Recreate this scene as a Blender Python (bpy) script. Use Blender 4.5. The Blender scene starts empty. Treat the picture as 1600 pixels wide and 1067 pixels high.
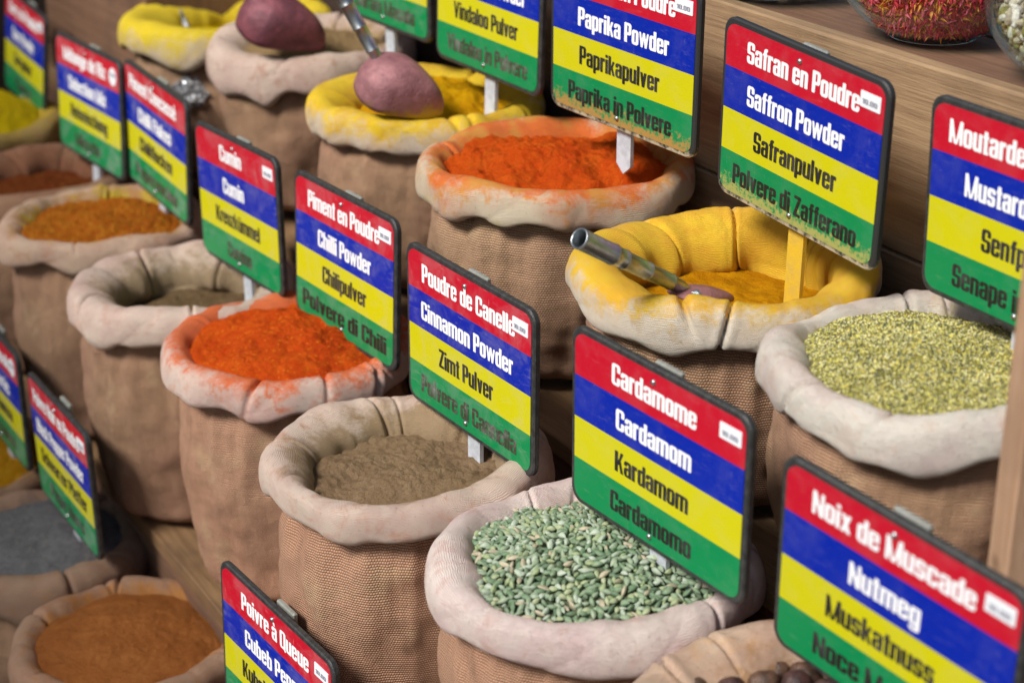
import bpy, math, random
import numpy as np
from mathutils import Vector, Matrix, Euler, noise as mn

# ------------------------------------------------------------------ camera, world, sun, exposure
SC = bpy.context.scene
COL = SC.collection
CM = 0.01                                   # everything below is written in centimetres
PITCH = math.radians(23)
cam = bpy.data.cameras.new("camera")
cam.lens = 63.0; cam.sensor_width = 36.0
cam.clip_start = 0.02; cam.clip_end = 60
cam.dof.use_dof = True
cam.dof.focus_distance = 1.52
cam.dof.aperture_fstop = 4.7
cam.dof.aperture_blades = 9
camo = bpy.data.objects.new("camera", cam); COL.objects.link(camo)
camo.location = (0, 0, 0)
camo.rotation_euler = (math.pi / 2 - PITCH, 0, 0)
SC.camera = camo

SUN_EL = math.radians(46); SUN_AZ = math.radians(230)      # azimuth clockwise from +Y: light from the left and behind the camera
world = bpy.data.worlds.new("World"); SC.world = world; world.use_nodes = True
wn = world.node_tree.nodes; wl = world.node_tree.links
sky = wn.new("ShaderNodeTexSky"); sky.sky_type = 'NISHITA'; sky.sun_disc = False
sky.sun_elevation = SUN_EL; sky.sun_rotation = SUN_AZ
sky.air_density = 1.0; sky.dust_density = 2.0; sky.ozone_density = 1.0
wl.new(sky.outputs[0], wn["Background"].inputs[0]); wn["Background"].inputs[1].default_value = 0.056
sun = bpy.data.lights.new("sun", 'SUN'); sun.energy = 3.5; sun.angle = math.radians(17); sun.color = (1.0, 0.96, 0.9)
suno = bpy.data.objects.new("sun", sun); COL.objects.link(suno)
_d = Vector((math.sin(SUN_AZ) * math.cos(SUN_EL), math.cos(SUN_AZ) * math.cos(SUN_EL), math.sin(SUN_EL)))
suno.rotation_euler = _d.to_track_quat('Z', 'Y').to_euler()
SC.view_settings.view_transform = 'Standard'; SC.view_settings.look = 'None'
SC.view_settings.gamma = 1.0; SC.view_settings.exposure = 0.42

random.seed(7)
ROW = Vector((-0.51, 0.86, 0)).normalized()      # direction in which the rows run away
ACR = Vector((0.86, 0.51, 0)).normalized()       # across the rows, towards the back of the stall

# ------------------------------------------------------------------ helpers
def tag(o, label=None, cat=None, group=None, kind=None):
    if label: o["label"] = label
    if cat: o["category"] = cat
    if group: o["group"] = group
    if kind: o["kind"] = kind
    return o

def empty(name, loc, rot=(0, 0, 0), **k):
    o = bpy.data.objects.new(name, None); COL.objects.link(o)
    o.empty_display_size = 0.03
    o.location = [c * CM for c in loc]; o.rotation_euler = rot
    return tag(o, **k)

def mk(name, verts, faces, mats, parent=None, uv=None, smooth=True, mi=None, loc=None, link=True):
    """verts in cm -> one mesh object"""
    me = bpy.data.meshes.new(name)
    v = np.asarray(verts, dtype=float) * CM
    if isinstance(faces, np.ndarray): faces = faces.tolist()
    me.from_pydata(v.tolist(), [], faces)
    if not isinstance(mats, (list, tuple)): mats = [mats]
    for m in mats: me.materials.append(m)
    if mi is not None: me.polygons.foreach_set("material_index", np.asarray(mi, dtype=np.int32))
    if smooth: me.polygons.foreach_set("use_smooth", np.ones(len(me.polygons), dtype=bool))
    if uv is not None:
        l = me.uv_layers.new(name="UVMap")
        vi = np.zeros(len(me.loops), dtype=np.int32); me.loops.foreach_get("vertex_index", vi)
        l.data.foreach_set("uv", np.asarray(uv, dtype=float)[vi].ravel())
    me.update()
    o = bpy.data.objects.new(name, me)
    if link: COL.objects.link(o)
    if parent is not None: o.parent = parent
    if loc is not None: o.location = [c * CM for c in loc]
    return o

def box_vf(x0, y0, z0, x1, y1, z1, bev=0.0):
    if bev <= 0:
        v = [(x, y, z) for x in (x0, x1) for y in (y0, y1) for z in (z0, z1)]
        f = [(0, 1, 3, 2), (4, 6, 7, 5), (0, 4, 5, 1), (2, 3, 7, 6), (0, 2, 6, 4), (1, 5, 7, 3)]
        return v, f
    b = bev; v = []; f = []
    for z, i in ((z0, b), (z0 + b, 0), (z1 - b, 0), (z1, b)):
        for (sx, sy) in ((0, 0), (1, 0), (1, 1), (0, 1)):
            X = x1 if sx else x0; Y = y1 if sy else y0
            dx = -1 if sx else 1; dy = -1 if sy else 1
            p = [(X + dx * (b + i), Y + dy * i), (X + dx * i, Y + dy * (b + i))]
            if (sx, sy) in ((0, 0), (1, 1)): p = p[::-1]
            for q in p: v.append((q[0], q[1], z))
    for k in range(3):
        for j in range(8):
            a = k * 8 + j; c = k * 8 + (j + 1) % 8
            f.append((a, c, c + 8, a + 8))
    f.append(tuple(range(7, -1, -1))); f.append(tuple(range(24, 32)))
    return v, f

def fbm(x, y, z, o=3):
    s = 0; a = 1; t = 0
    for i in range(o):
        s += a * mn.noise(Vector((x, y, z))); t += a
        x *= 2.03; y *= 2.03; z *= 2.03; a *= 0.5
    return s / t

def catmull(P, n):
    P = [np.array(p, float) for p in P]; P = [2 * P[0] - P[1]] + P + [2 * P[-1] - P[-2]]
    out = []
    for i in range(1, len(P) - 2):
        for k in range(n):
            t = k / n; a, b, c, d = P[i - 1:i + 3]
            out.append(0.5 * (2 * b + (c - a) * t + (2 * a - 5 * b + 4 * c - d) * t * t + (3 * b - a - 3 * c + d) * t ** 3))
    out.append(P[-2]); return out

# ------------------------------------------------------------------ material helpers
class NT:
    def __init__(s, name):
        s.m = bpy.data.materials.new(name); s.m.use_nodes = True
        s.t = s.m.node_tree; s.n = s.t.nodes; s.l = s.t.links
        s.b = s.n["Principled BSDF"]
        s.tc = s.n.new("ShaderNodeTexCoord")
    def link(s, a, b): s.l.new(a, b)
    def map(s, src, sc, loc=(0, 0, 0), rot=(0, 0, 0)):
        m = s.n.new("ShaderNodeMapping"); s.link(src, m.inputs[0])
        m.inputs["Scale"].default_value = sc if isinstance(sc, (tuple, list)) else (sc,) * 3
        m.inputs["Location"].default_value = loc; m.inputs["Rotation"].default_value = rot
        return m.outputs[0]
    def noise(s, vec, scale, detail=4, rough=0.55, dist=0):
        n = s.n.new("ShaderNodeTexNoise"); s.link(vec, n.inputs["Vector"])
        n.inputs["Scale"].default_value = scale; n.inputs["Detail"].default_value = detail
        n.inputs["Roughness"].default_value = rough; n.inputs["Distortion"].default_value = dist
        return n.outputs[0]
    def voro(s, vec, scale, out="Distance", feat='F1'):
        n = s.n.new("ShaderNodeTexVoronoi"); n.feature = feat; s.link(vec, n.inputs["Vector"])
        n.inputs["Scale"].default_value = scale
        return n.outputs[out]
    def math(s, op, a, b=None, c=None, clamp=False):
        n = s.n.new("ShaderNodeMath"); n.operation = op; n.use_clamp = clamp
        for i, v in enumerate((a, b, c)):
            if v is None: continue
            if isinstance(v, (int, float)): n.inputs[i].default_value = v
            else: s.link(v, n.inputs[i])
        return n.outputs[0]
    def ramp(s, fac, lo, hi):
        n = s.n.new("ShaderNodeMapRange"); n.interpolation_type = 'SMOOTHSTEP'
        s.link(fac, n.inputs[0]); n.inputs[1].default_value = lo; n.inputs[2].default_value = hi
        return n.outputs[0]
    def mix(s, fac, a, b, mode='MIX'):
        n = s.n.new("ShaderNodeMix"); n.data_type = 'RGBA'; n.blend_type = mode
        if isinstance(fac, (int, float)): n.inputs[0].default_value = fac
        else: s.link(fac, n.inputs[0])
        for i, v in ((6, a), (7, b)):
            if isinstance(v, (tuple, list)): n.inputs[i].default_value = (*v[:3], 1)
            else: s.link(v, n.inputs[i])
        return n.outputs[2]
    def col(s, c):
        if isinstance(c, (tuple, list)): s.b.inputs["Base Color"].default_value = (*c[:3], 1)
        else: s.link(c, s.b.inputs["Base Color"])
    def rough(s, r):
        if isinstance(r, (int, float)): s.b.inputs["Roughness"].default_value = r
        else: s.link(r, s.b.inputs["Roughness"])
    def bump(s, h, dist, strength=1.0, prev=None):
        n = s.n.new("ShaderNodeBump"); s.link(h, n.inputs["Height"])
        n.inputs["Distance"].default_value = dist; n.inputs["Strength"].default_value = strength
        if prev is not None: s.link(prev, n.inputs["Normal"])
        return n.outputs[0]
    def norm(s, o): s.link(o, s.b.inputs["Normal"])
    @property
    def obj(s): return s.map(s.tc.outputs["Object"], 100.0)       # centimetres
    @property
    def uv(s): return s.tc.outputs["UV"]
    def sep(s, v):
        n = s.n.new("ShaderNodeSeparateXYZ"); s.link(v, n.inputs[0]); return n.outputs

def weave(t, pu, pv, irregular=0.18):
    """height 0..1 of a burlap weave in the UV plane (UV in cm)"""
    dn = t.noise(t.uv, 0.9, 2); dn2 = t.noise(t.map(t.uv, (1, 1, 1), (31, 17, 5)), 1.1, 2)
    x, y, _ = t.sep(t.uv)
    x = t.math('ADD', x, t.math('MULTIPLY', t.math('SUBTRACT', dn, 0.5), irregular * 3))
    y = t.math('ADD', y, t.math('MULTIPLY', t.math('SUBTRACT', dn2, 0.5), irregular * 3))
    U = t.math('DIVIDE', x, pu); V = t.math('DIVIDE', y, pv)
    row = t.math('FLOOR', V); odd = t.math('MULTIPLY', t.math('MODULO', t.math('ABSOLUTE', row), 2.0), 0.5)
    a = t.math('ABSOLUTE', t.math('SINE', t.math('MULTIPLY', t.math('ADD', U, odd), math.pi)))
    b = t.math('ABSOLUTE', t.math('SINE', t.math('MULTIPLY', V, math.pi)))
    return t.math('POWER', t.math('MULTIPLY', t.math('POWER', a, 0.6), b), 0.7)

def burlap_mat(name, base, seed=0, tint=(0.30, 0.10, 0.10)):
    t = NT(name); h = weave(t, 0.245, 0.225, 0.07)
    big = t.noise(t.map(t.obj, 1, (seed * 3.1, seed, 0)), 0.09, 3)
    thr = t.noise(t.map(t.uv, (6.0, 0.5, 1)), 1.0, 2)
    thr2 = t.noise(t.map(t.uv, (0.4, 8.0, 1)), 1.0, 2)
    c = t.mix(t.ramp(big, 0.35, 0.7), base, tuple(0.62 * base[i] + 0.38 * tint[i] for i in range(3)))
    c = t.mix(t.math('MULTIPLY', t.ramp(thr, 0.3, 0.75), 0.45), c, tuple(x * 1.5 for x in base))
    c = t.mix(t.math('MULTIPLY', t.ramp(thr2, 0.5, 0.8), 0.4), c, tuple(x * 0.6 for x in base))
    d = t.mix(0.92, c, (0.05, 0.03, 0.022), 'MULTIPLY')
    sp = t.noise(t.map(t.obj, (1, 1, .45), (seed, 5, 2)), 0.28, 4, .65)
    c = t.mix(t.math('MULTIPLY', t.ramp(sp, .55, .72), .55), c, (0.17, 0.085, 0.05))
    c = t.mix(t.math('MULTIPLY', t.ramp(t.noise(t.obj, 0.22, 3), .58, .72), .4), c, (0.58, 0.42, 0.24))
    holes = t.ramp(h, 0.18, 0.70)
    c = t.mix(holes, t.mix(0.66, c, (0.05, 0.03, 0.02)), t.mix(0.22, c, (0.62, 0.42, 0.28)))
    t.col(c); t.rough(0.95); t.b.inputs["Specular IOR Level"].default_value = 0.1
    t.b.inputs["Sheen Weight"].default_value = 0.03
    n1 = t.bump(t.noise(t.obj, 0.35, 3), 0.008, 0.5)
    t.norm(t.bump(h, 0.0011, 0.8, n1))
    return t.m

def rim_mat(name, base, dust, extent, seed=0, dust2=None, stain=(0.45, 0.20, 0.13), stain_amt=0.5, spots=0.3):
    t = NT(name)
    ob = t.map(t.obj, 1, (seed * 7.3, seed * 2.1, 0))
    x, y, _ = t.sep(t.uv)
    lo = t.noise(ob, 0.16, 4, 0.6); mid = t.noise(ob, 0.55, 5, 0.65, 0.6); hi = t.noise(ob, 3.2, 4, 0.6)
    c = t.mix(t.ramp(lo, 0.38, 0.68), base, tuple(base[i] * (0.90, 0.80, 0.84)[i] for i in range(3)))
    c = t.mix(t.math('MULTIPLY', t.ramp(mid, 0.50, 0.72), stain_amt), c, stain)
    c = t.mix(t.math('MULTIPLY', t.ramp(hi, 0.60, 0.74), spots), c, tuple(s * 0.55 for s in stain))
    # grime worn into the top of the roll
    gr = t.math('MULTIPLY', t.ramp(t.math('SUBTRACT', t.math('ADD', extent + 7.6, t.math('MULTIPLY', t.math('SUBTRACT', lo, .5), 12.0)), y), -1.0, 3.5), .28)
    c = t.mix(gr, c, t.mix(.55, tuple(base[i] * (.78, .66, .56)[i] for i in range(3)), dust))
    # spice dust that has worked into the cloth, most of it round the mouth
    k = t.math('SUBTRACT', extent + 5.6, y)
    k = t.math('ADD', t.math('MULTIPLY', k, 0.36), t.math('MULTIPLY', t.math('SUBTRACT', mid, 0.5), 2.6))
    k = t.math('ADD', k, t.math('MULTIPLY', t.math('SUBTRACT', lo, 0.5), 3.0))
    k = t.math('ADD', k, t.math('MULTIPLY', t.math('SUBTRACT', hi, 0.5), 0.9))
    m = t.math('MULTIPLY', t.ramp(k, -0.25, 0.9), 0.93)
    dc = dust if dust2 is None else t.mix(t.ramp(t.noise(ob, 0.3, 3), 0.4, 0.62), dust, dust2)
    c = t.mix(m, c, dc)
    w = weave(t, 0.155, 0.145, 0.1)
    c = t.mix(t.math('MULTIPLY', t.math('SUBTRACT', 1.0, t.ramp(w, 0.1, 0.6)), 0.38), c, t.mix(0.6, c, (0.2, 0.12, 0.1)))
    t.col(c); t.rough(0.92); t.b.inputs["Specular IOR Level"].default_value = 0.15
    t.b.inputs["Sheen Weight"].default_value = 0.03
    wr = t.noise(t.map(t.uv, (0.45, 1.1, 1), (seed, 0, 0)), 1.0, 5, 0.6, 1.2)
    n1 = t.bump(wr, 0.008, 0.22)
    n2 = t.bump(t.noise(ob, 1.3, 4, 0.6), 0.003, 0.3, n1)
    t.norm(t.bump(w, 0.0008, 1.0, n2))
    return t.m

def powder_mat(name, c1, c2, c3, seed=0, grain=14.0, bump=0.004, fleck=None, fleck_amt=0.0):
    t = NT(name); ob = t.map(t.obj, 1, (seed * 5.1, 0, seed))
    a = t.noise(ob, 0.5, 6, 0.65, 0.4); g = t.noise(ob, grain * 0.45, 3, 0.7); lo = t.noise(ob, 0.14, 3)
    c = t.mix(t.ramp(a, 0.35, 0.68), c1, c2)
    c = t.mix(t.math('MULTIPLY', t.ramp(g, 0.5, 0.75), 0.6), c, c3)
    c = t.mix(t.math('MULTIPLY', t.ramp(lo, 0.5, 0.7), 0.35), c, c3)
    if fleck is not None:
        v = t.voro(ob, 5.0, "Color"); vx, vy, vz = t.sep(v)
        c = t.mix(t.math('MULTIPLY', t.math('GREATER_THAN', vx, 1.0 - fleck_amt), 0.85), c, fleck)
    t.col(c); t.rough(1.0); t.b.inputs["Specular IOR Level"].default_value = 0.05
    n1 = t.bump(t.noise(ob, 1.1, 7, 0.7, 0.3), bump * 3, 0.7)
    n1 = t.bump(t.noise(ob, 4.5, 3, 0.75), bump * .8, 0.8, n1)
    t.norm(t.bump(t.noise(ob, grain, 3, 0.7), bump * .7, 0.7, n1))
    return t.m

def wood_mat(name, c1, c2, axis_scale=(0.04, 1.2, 1.2), seed=0, rough=0.7, dirt=(0.03, 0.02, 0.015), dirt_amt=0.5):
    t = NT(name); ob = t.map(t.obj, axis_scale, (seed * 3.7, seed * 1.9, seed * 0.7))
    g = t.noise(ob, 1.0, 7, 0.62, 1.0); f = t.noise(t.map(t.obj, tuple(a * 5 for a in axis_scale)), 1.0, 5, 0.7)
    lo = t.noise(t.obj, 0.08, 3)
    c = t.mix(t.ramp(g, 0.3, 0.7), c1, c2)
    c = t.mix(t.math('MULTIPLY', t.ramp(f, 0.5, 0.75), 0.5), c, tuple(x * 0.5 for x in c1))
    c = t.mix(t.math('MULTIPLY', t.ramp(lo, 0.45, 0.7), dirt_amt), c, dirt)
    sp = t.noise(t.obj, 2.2, 4, .7); sl = t.noise(t.obj, .12, 3)
    c = t.mix(t.math('MULTIPLY', t.math('MULTIPLY', t.ramp(sp, .60, .70), t.ramp(sl, .5, .62)), .6), c, (0.50, 0.27, 0.05))
    kn = t.voro(t.map(t.obj, (.03, .16, .16), (seed, seed, 0)), 1.0)
    c = t.mix(t.math('MULTIPLY', t.math('SUBTRACT', 1.0, t.ramp(kn, .06, .15)), .6), c, tuple(x * .3 for x in c1))
    t.col(c); t.rough(rough); t.norm(t.bump(f, 0.0014, 0.7, t.bump(g, 0.0015, 0.5)))
    return t.m

def paint_mat(name, c, haze=0.1, wear=(0.35, 0.2, 0.1), seed=0, dusty=None):
    """printed vinyl: grime, fine scratches and a pale film of dirt and painted sheen"""
    t = NT(name); ob = t.map(t.obj, 1, (seed * 9.1, seed * 4.3, 0))
    a = t.noise(ob, 0.35, 5, 0.65, 0.6); s = t.noise(ob, 5.5, 3, 0.6); st = t.noise(t.map(ob, (0.6, 0.6, 3.0)), 1.0, 5, 0.7)
    c0 = t.mix(t.math('MULTIPLY', t.ramp(a, 0.42, 0.7), min(1.0, max(0.0, haze - .06) * 1.1)), c, tuple(0.55 * x + 0.45 * h for x, h in zip(c, (0.42, 0.38, 0.40))))  # haze mixes dirt and washed-out sheen into the base colour
    c0 = t.mix(t.math('MULTIPLY', t.ramp(s, 0.68, 0.76), 0.5), c0, wear)
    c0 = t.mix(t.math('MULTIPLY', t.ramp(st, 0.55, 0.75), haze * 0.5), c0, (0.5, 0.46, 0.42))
    scr = t.noise(t.map(ob, (9.0, 1, .5), (3, 1, 7), (0, .5, 0)), 1.0, 3, .6)
    c0 = t.mix(t.math('MULTIPLY', t.ramp(scr, 0.68, 0.78), 0.35), c0, (0.55, 0.52, 0.5))
    if dusty is not None:
        x, y, z = t.sep(t.obj)
        k = t.math('ADD', t.math('MULTIPLY', t.math('ADD', z, 6.3), -.8), t.math('MULTIPLY', t.math('SUBTRACT', t.noise(t.obj, 1.6, 6, .75), .46), 5.5))
        c0 = t.mix(t.math('MULTIPLY', t.ramp(k, .1, 1.0), .7), c0, dusty)
    t.col(c0); t.rough(t.math('ADD', t.math('MULTIPLY', a, 0.4), 0.16))
    t.b.inputs["Specular IOR Level"].default_value = 0.22
    t.norm(t.bump(t.noise(ob, 2.0, 3), 0.0006, 0.25))
    return t.m

def simple_mat(name, c, rough=0.6, metal=0.0, var=0.25, scale=0.8, bump=0.0006, c2=None):
    t = NT(name); a = t.noise(t.obj, scale, 5, 0.65)
    t.col(t.mix(t.ramp(a, 0.35, 0.7), c, c2 if c2 else tuple(x * (1 - var) for x in c)))
    t.rough(t.math('ADD', t.math('MULTIPLY', a, 0.25), rough - 0.12)); t.b.inputs["Metallic"].default_value = metal
    t.norm(t.bump(t.noise(t.obj, scale * 5, 4), bump, 0.5))
    return t.m

def thin_glass(name, tint, edge, gl=0.03, strength=1.0, rough=0.02, bump=None, base_fac=0.0):
    t = NT(name); t.n.remove(t.b)
    lw = t.n.new("ShaderNodeLayerWeight"); lw.inputs[0].default_value = 0.35
    tr = t.n.new("ShaderNodeBsdfTransparent"); t.link(t.mix(t.ramp(lw.outputs[1], .25, .95), tint, edge), tr.inputs[0])
    g = t.n.new("ShaderNodeBsdfGlossy"); g.inputs["Roughness"].default_value = rough; g.inputs[0].default_value = (.9, .96, 1, 1)
    fr = t.n.new("ShaderNodeLayerWeight"); fr.inputs[0].default_value = .5
    if bump:
        nb = t.bump(t.noise(t.obj, bump, 4, .7, 1.0), .01, 1.0); t.link(nb, g.inputs["Normal"]); t.link(nb, fr.inputs[1])
    mx = t.n.new("ShaderNodeMixShader"); t.link(t.math('ADD', t.math('ADD', t.math('MULTIPLY', t.math('POWER', fr.outputs[1], 4.0), .8 * strength), .035 * strength), base_fac, None, True), mx.inputs[0]); t.link(tr.outputs[0], mx.inputs[1]); t.link(g.outputs[0], mx.inputs[2])
    t.link(mx.outputs[0], t.n["Material Output"].inputs[0]); return t.m

# ------------------------------------------------------------------ lettering: heavy condensed glyphs cut from signed fields
X_, S_, T_ = 0.76, 0.192, 0.130
def bx(x0, y0, x1, y1): return lambda x, y: np.maximum(np.maximum(x0 - x, x - x1), np.maximum(y0 - y, y - y1))
def rb(x0, y0, x1, y1, r):
    cx, cy, hx, hy = (x0 + x1) / 2, (y0 + y1) / 2, (x1 - x0) / 2, (y1 - y0) / 2; r = min(r, hx, hy)
    def f(x, y):
        qx = np.abs(x - cx) - hx + r; qy = np.abs(y - cy) - hy + r
        return np.hypot(np.maximum(qx, 0), np.maximum(qy, 0)) + np.minimum(np.maximum(qx, qy), 0) - r
    return f
def U(*f): return lambda x, y: np.minimum.reduce([g(x, y) for g in f])
def D(a, *b): return lambda x, y: np.maximum.reduce([a(x, y)] + [-g(x, y) for g in b])
def I(*f): return lambda x, y: np.maximum.reduce([g(x, y) for g in f])
def pg(*p):
    def f(x, y):
        r = None
        for i in range(len(p)):
            (ax, ay), (bx_, by) = p[i], p[(i + 1) % len(p)]
            L = math.hypot(bx_ - ax, by - ay); d = ((x - ax) * (by - ay) - (y - ay) * (bx_ - ax)) / L
            r = d if r is None else np.maximum(r, d)
        return r
    return f                                              # corners counter-clockwise
def sh(f, dx, dy=0): return lambda x, y: f(x - dx, y - dy)
def flip(f, w, h): return lambda x, y: f(w - x, h - y)
W_ = 0.475
def ring(x0, y0, x1, y1, s=S_, t=T_, r=0.15): return D(rb(x0, y0, x1, y1, r), rb(x0 + s, y0 + t, x1 - s, y1 - t, 0.05))
def arch(w=W_, h=X_): return U(bx(0, 0, S_, h), I(ring(0, -0.6, w, h), bx(-1, 0, 9, 9)))
def sglyph(w, h):
    m = h * 0.5
    top = D(ring(0, m - T_ / 2, w, h), bx(w / 2, m + T_ / 2 - .02, w + 1, m + T_ / 2 + h * 0.10))
    bot = D(ring(0, 0, w, m + T_ / 2), bx(-1, m - T_ / 2 - h * 0.10, w / 2, m - T_ / 2 + .02))
    return U(top, bot)
def cglyph(w, h): return D(ring(0, 0, w, h), bx(w / 2, h * 0.38, w + 1, h * 0.62))
def vglyph(w, h, s=S_):
    k = s * 0.95
    return U(pg((0, h), (w / 2 - k / 2, 0), (w / 2 + k / 2, 0), (k, h)), pg((w - k, h), (w / 2 - k / 2, 0), (w / 2 + k / 2, 0), (w, h)))
_o = ring(0, 0, W_, X_)
G = {
 'o': (W_, _o), 'n': (W_, arch()), 'u': (W_, flip(arch(), W_, X_)), 'h': (W_, U(arch(), bx(0, 0, S_, 1))),
 'm': (2 * W_ - S_, U(arch(), sh(arch(), W_ - S_))), 'i': (S_, U(bx(0, 0, S_, X_), bx(0, .84, S_, 1))), 'l': (S_, bx(0, 0, S_, 1)),
 'r': (.33, U(bx(0, 0, S_, X_), I(ring(0, .2, .5, X_, t=.17), bx(-1, X_ - .2, .33, 2)))),
 't': (.31, U(bx(.06, 0, .06 + S_, .94), bx(.06, 0, .31, .12), bx(0, X_ - .12, .31, X_))),
 'f': (.31, U(bx(.06, 0, .06 + S_, .9), I(ring(.06, .5, .6, 1, t=.12), bx(-1, .72, .31, 2)), bx(0, X_ - .12, .31, X_))),
 'd': (W_, U(_o, bx(W_ - S_, 0, W_, 1))), 'b': (W_, U(_o, bx(0, 0, S_, 1))), 'p': (W_, U(_o, bx(0, -.22, S_, X_))), 'q': (W_, U(_o, bx(W_ - S_, -.22, W_, X_))),
 'g': (W_, U(_o, bx(W_ - S_, -.1, W_, X_), D(I(ring(0, -.24, W_, .3, t=.11), bx(-1, -1, 9, 0.02)), bx(-1, -.06, S_ + .05, .5)))),
 'e': (W_, U(D(_o, bx(W_ / 2, .26, W_ + 1, .36)), bx(S_ - .02, .36, W_ - S_ + .02, .45))),
 'c': (W_, cglyph(W_, X_)), 's': (W_ - .02, sglyph(W_ - .02, X_)), 'S': (.5, sglyph(.5, 1)), 'C': (.52, cglyph(.52, 1)),
 'a': (W_, U(D(bx(W_ - S_, 0, W_, X_ - .1), bx(0, 0, 0, 0)), I(ring(0, .1, W_, X_), bx(-1, .52, 9, 9)), ring(0, 0, W_, .46, t=.105))),
 'k': (.47, U(bx(0, 0, S_, 1), pg((S_ - .02, .30), (S_ + .08, .30), (.46, X_), (.29, X_)), pg((.19, .45), (.31, 0), (.48, 0), (.30, .52)))),
 'K': (.56, U(bx(0, 0, S_ + .02, 1), pg((S_, .38), (S_ + .1, .38), (.55, 1), (.37, 1)), pg((.22, .60), (.38, 0), (.57, 0), (.36, .68)))),
 'v': (.46, vglyph(.46, X_)), 'V': (.56, vglyph(.56, 1, .18)), 'w': (.68, U(vglyph(.40, X_, .14), sh(vglyph(.40, X_, .14), .28))),
 'x': (.46, U(pg((0, X_), (.28, 0), (.46, 0), (.18, X_)), pg((0, 0), (.18, 0), (.46, X_), (.28, X_)))),
 'y': (.46, U(vglyph(.46, X_), pg((.08, -.2), (.22, -.2), (.31, .1), (.16, .1)))),
 'z': (.4, U(bx(0, 0, .4, .13), bx(0, X_ - .13, .4, X_), pg((0, .1), (.18, .1), (.4, X_ - .1), (.22, X_ - .1)))),
 'Z': (.46, U(bx(0, 0, .46, .15), bx(0, .85, .46, 1), pg((0, .12), (.19, .12), (.46, .88), (.27, .88)))),
 'P': (.5, U(bx(0, 0, S_ + .01, 1), ring(0, .38, .5, 1, t=.13))), 'R': (.52, U(bx(0, 0, S_, 1), ring(0, .42, .52, 1), bx(.35, 0, .52, .45))),
 'B': (.52, U(bx(0, 0, S_, 1), ring(0, .45, .52, 1, t=.12), ring(0, 0, .52, .57, t=.12))), 'D': (.53, U(ring(0, 0, .53, 1), bx(0, 0, S_, 1))),
 'M': (.72, U(bx(0, 0, .16, 1), bx(.56, 0, .72, 1), pg((0, 1), (.27, 0), (.38, 0), (.17, 1)), pg((.55, 1), (.34, 0), (.45, 0), (.72, 1)))),
 'N': (.54, U(bx(0, 0, .16, 1), bx(.38, 0, .54, 1), pg((0, 1), (.34, 0), (.5, 0), (.17, 1)))),
 'Q': (.53, U(ring(0, 0, .53, 1), pg((.28, .14), (.44, -.1), (.58, -.04), (.40, .2)))), 'O': (.53, ring(0, 0, .53, 1)),
 'F': (.42, U(bx(0, 0, S_, 1), bx(0, .86, .42, 1), bx(0, .46, .38, .59))), 'G': (.53, U(cglyph(.53, 1), bx(.3, .38, .53, .5))),
 'T': (.46, U(bx(.15, 0, .15 + S_, 1), bx(0, .86, .46, 1))),
 'H': (.54, U(bx(0, 0, S_, 1), bx(.54 - S_, 0, .54, 1), bx(0, .43, .54, .57))),
 '0': (.46, ring(0, 0, .46, 1)), '1': (.28, U(bx(.12, 0, .28, 1), bx(0, .75, .2, .88))), '.': (.14, bx(0, 0, .14, .15)),
 '5': (.46, U(D(ring(0, 0, .46, .62), bx(-1, .24, .22, .50)), bx(0, .5, .14, 1), bx(0, .86, .43, 1))),
 ' ': (.20, None),
}
def _acc(base, *a): return (G[base][0], U(G[base][1], *a))
G['é'] = _acc('e', pg((.14, .82), (.28, .82), (.38, 1.02), (.2, 1.02))); G['à'] = _acc('a', pg((.18, .82), (.32, .82), (.26, 1.02), (.08, 1.02)))
G['ü'] = _acc('u', bx(.05, .84, .19, .98), bx(.27, .84, .41, .98))
_gc = {}
def glyph_mesh(ch, n=26):
    """marching squares on the field; rows of whole cells are merged"""
    if ch in _gc: return _gc[ch]
    w, f = G[ch]
    if f is None: _gc[ch] = (w, [], []); return _gc[ch]
    h = 1.0 / n; xs = np.arange(-0.08, w + 0.14, h); ys = np.arange(-0.30, 1.10, h)
    gx, gy = np.meshgrid(xs, ys); F = f(gx, gy) + 1e-6
    V = []; P = []; key = {}
    def vid(p):
        k = (round(p[0], 5), round(p[1], 5))
        if k not in key: key[k] = len(V); V.append(k)
        return key[k]
    for j in range(len(ys) - 1):
        run = None
        for i in range(len(xs) - 1):
            c = [(xs[i], ys[j], F[j, i]), (xs[i + 1], ys[j], F[j, i + 1]), (xs[i + 1], ys[j + 1], F[j + 1, i + 1]), (xs[i], ys[j + 1], F[j + 1, i])]
            ins = [q[2] < 0 for q in c]
            if all(ins):
                if run is None: run = i
                continue
            if run is not None:
                P.append([vid((xs[run], ys[j])), vid((xs[i], ys[j])), vid((xs[i], ys[j + 1])), vid((xs[run], ys[j + 1]))]); run = None
            if not any(ins): continue
            poly = []
            for a in range(4):
                A = c[a]; B = c[(a + 1) % 4]
                if A[2] < 0: poly.append((A[0], A[1]))
                if (A[2] < 0) != (B[2] < 0):
                    k = A[2] / (A[2] - B[2]); poly.append((A[0] + (B[0] - A[0]) * k, A[1] + (B[1] - A[1]) * k))
            ids = []
            for q in poly:
                v = vid(q)
                if v not in ids: ids.append(v)
            if len(ids) >= 3: P.append(ids)
    _gc[ch] = (w, V, P); return _gc[ch]
def text_vf(txt, u0, u1, base, cap, plane_y):
    """text spanning u0..u1 (cm) on the local XZ plane, facing -Y"""
    gap = 0.034; tot = sum(G[c][0] for c in txt) + gap * (len(txt) - 1); sx = (u1 - u0) / tot
    V = []; F = []; x = 0
    for c in txt:
        w, v, p = glyph_mesh(c); o = len(V)
        V += [(u0 + (x + a) * sx, plane_y, base + b * cap) for a, b in v]
        F += [[o + k for k in q] for q in p]
        x += w + gap
    return V, F

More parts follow.
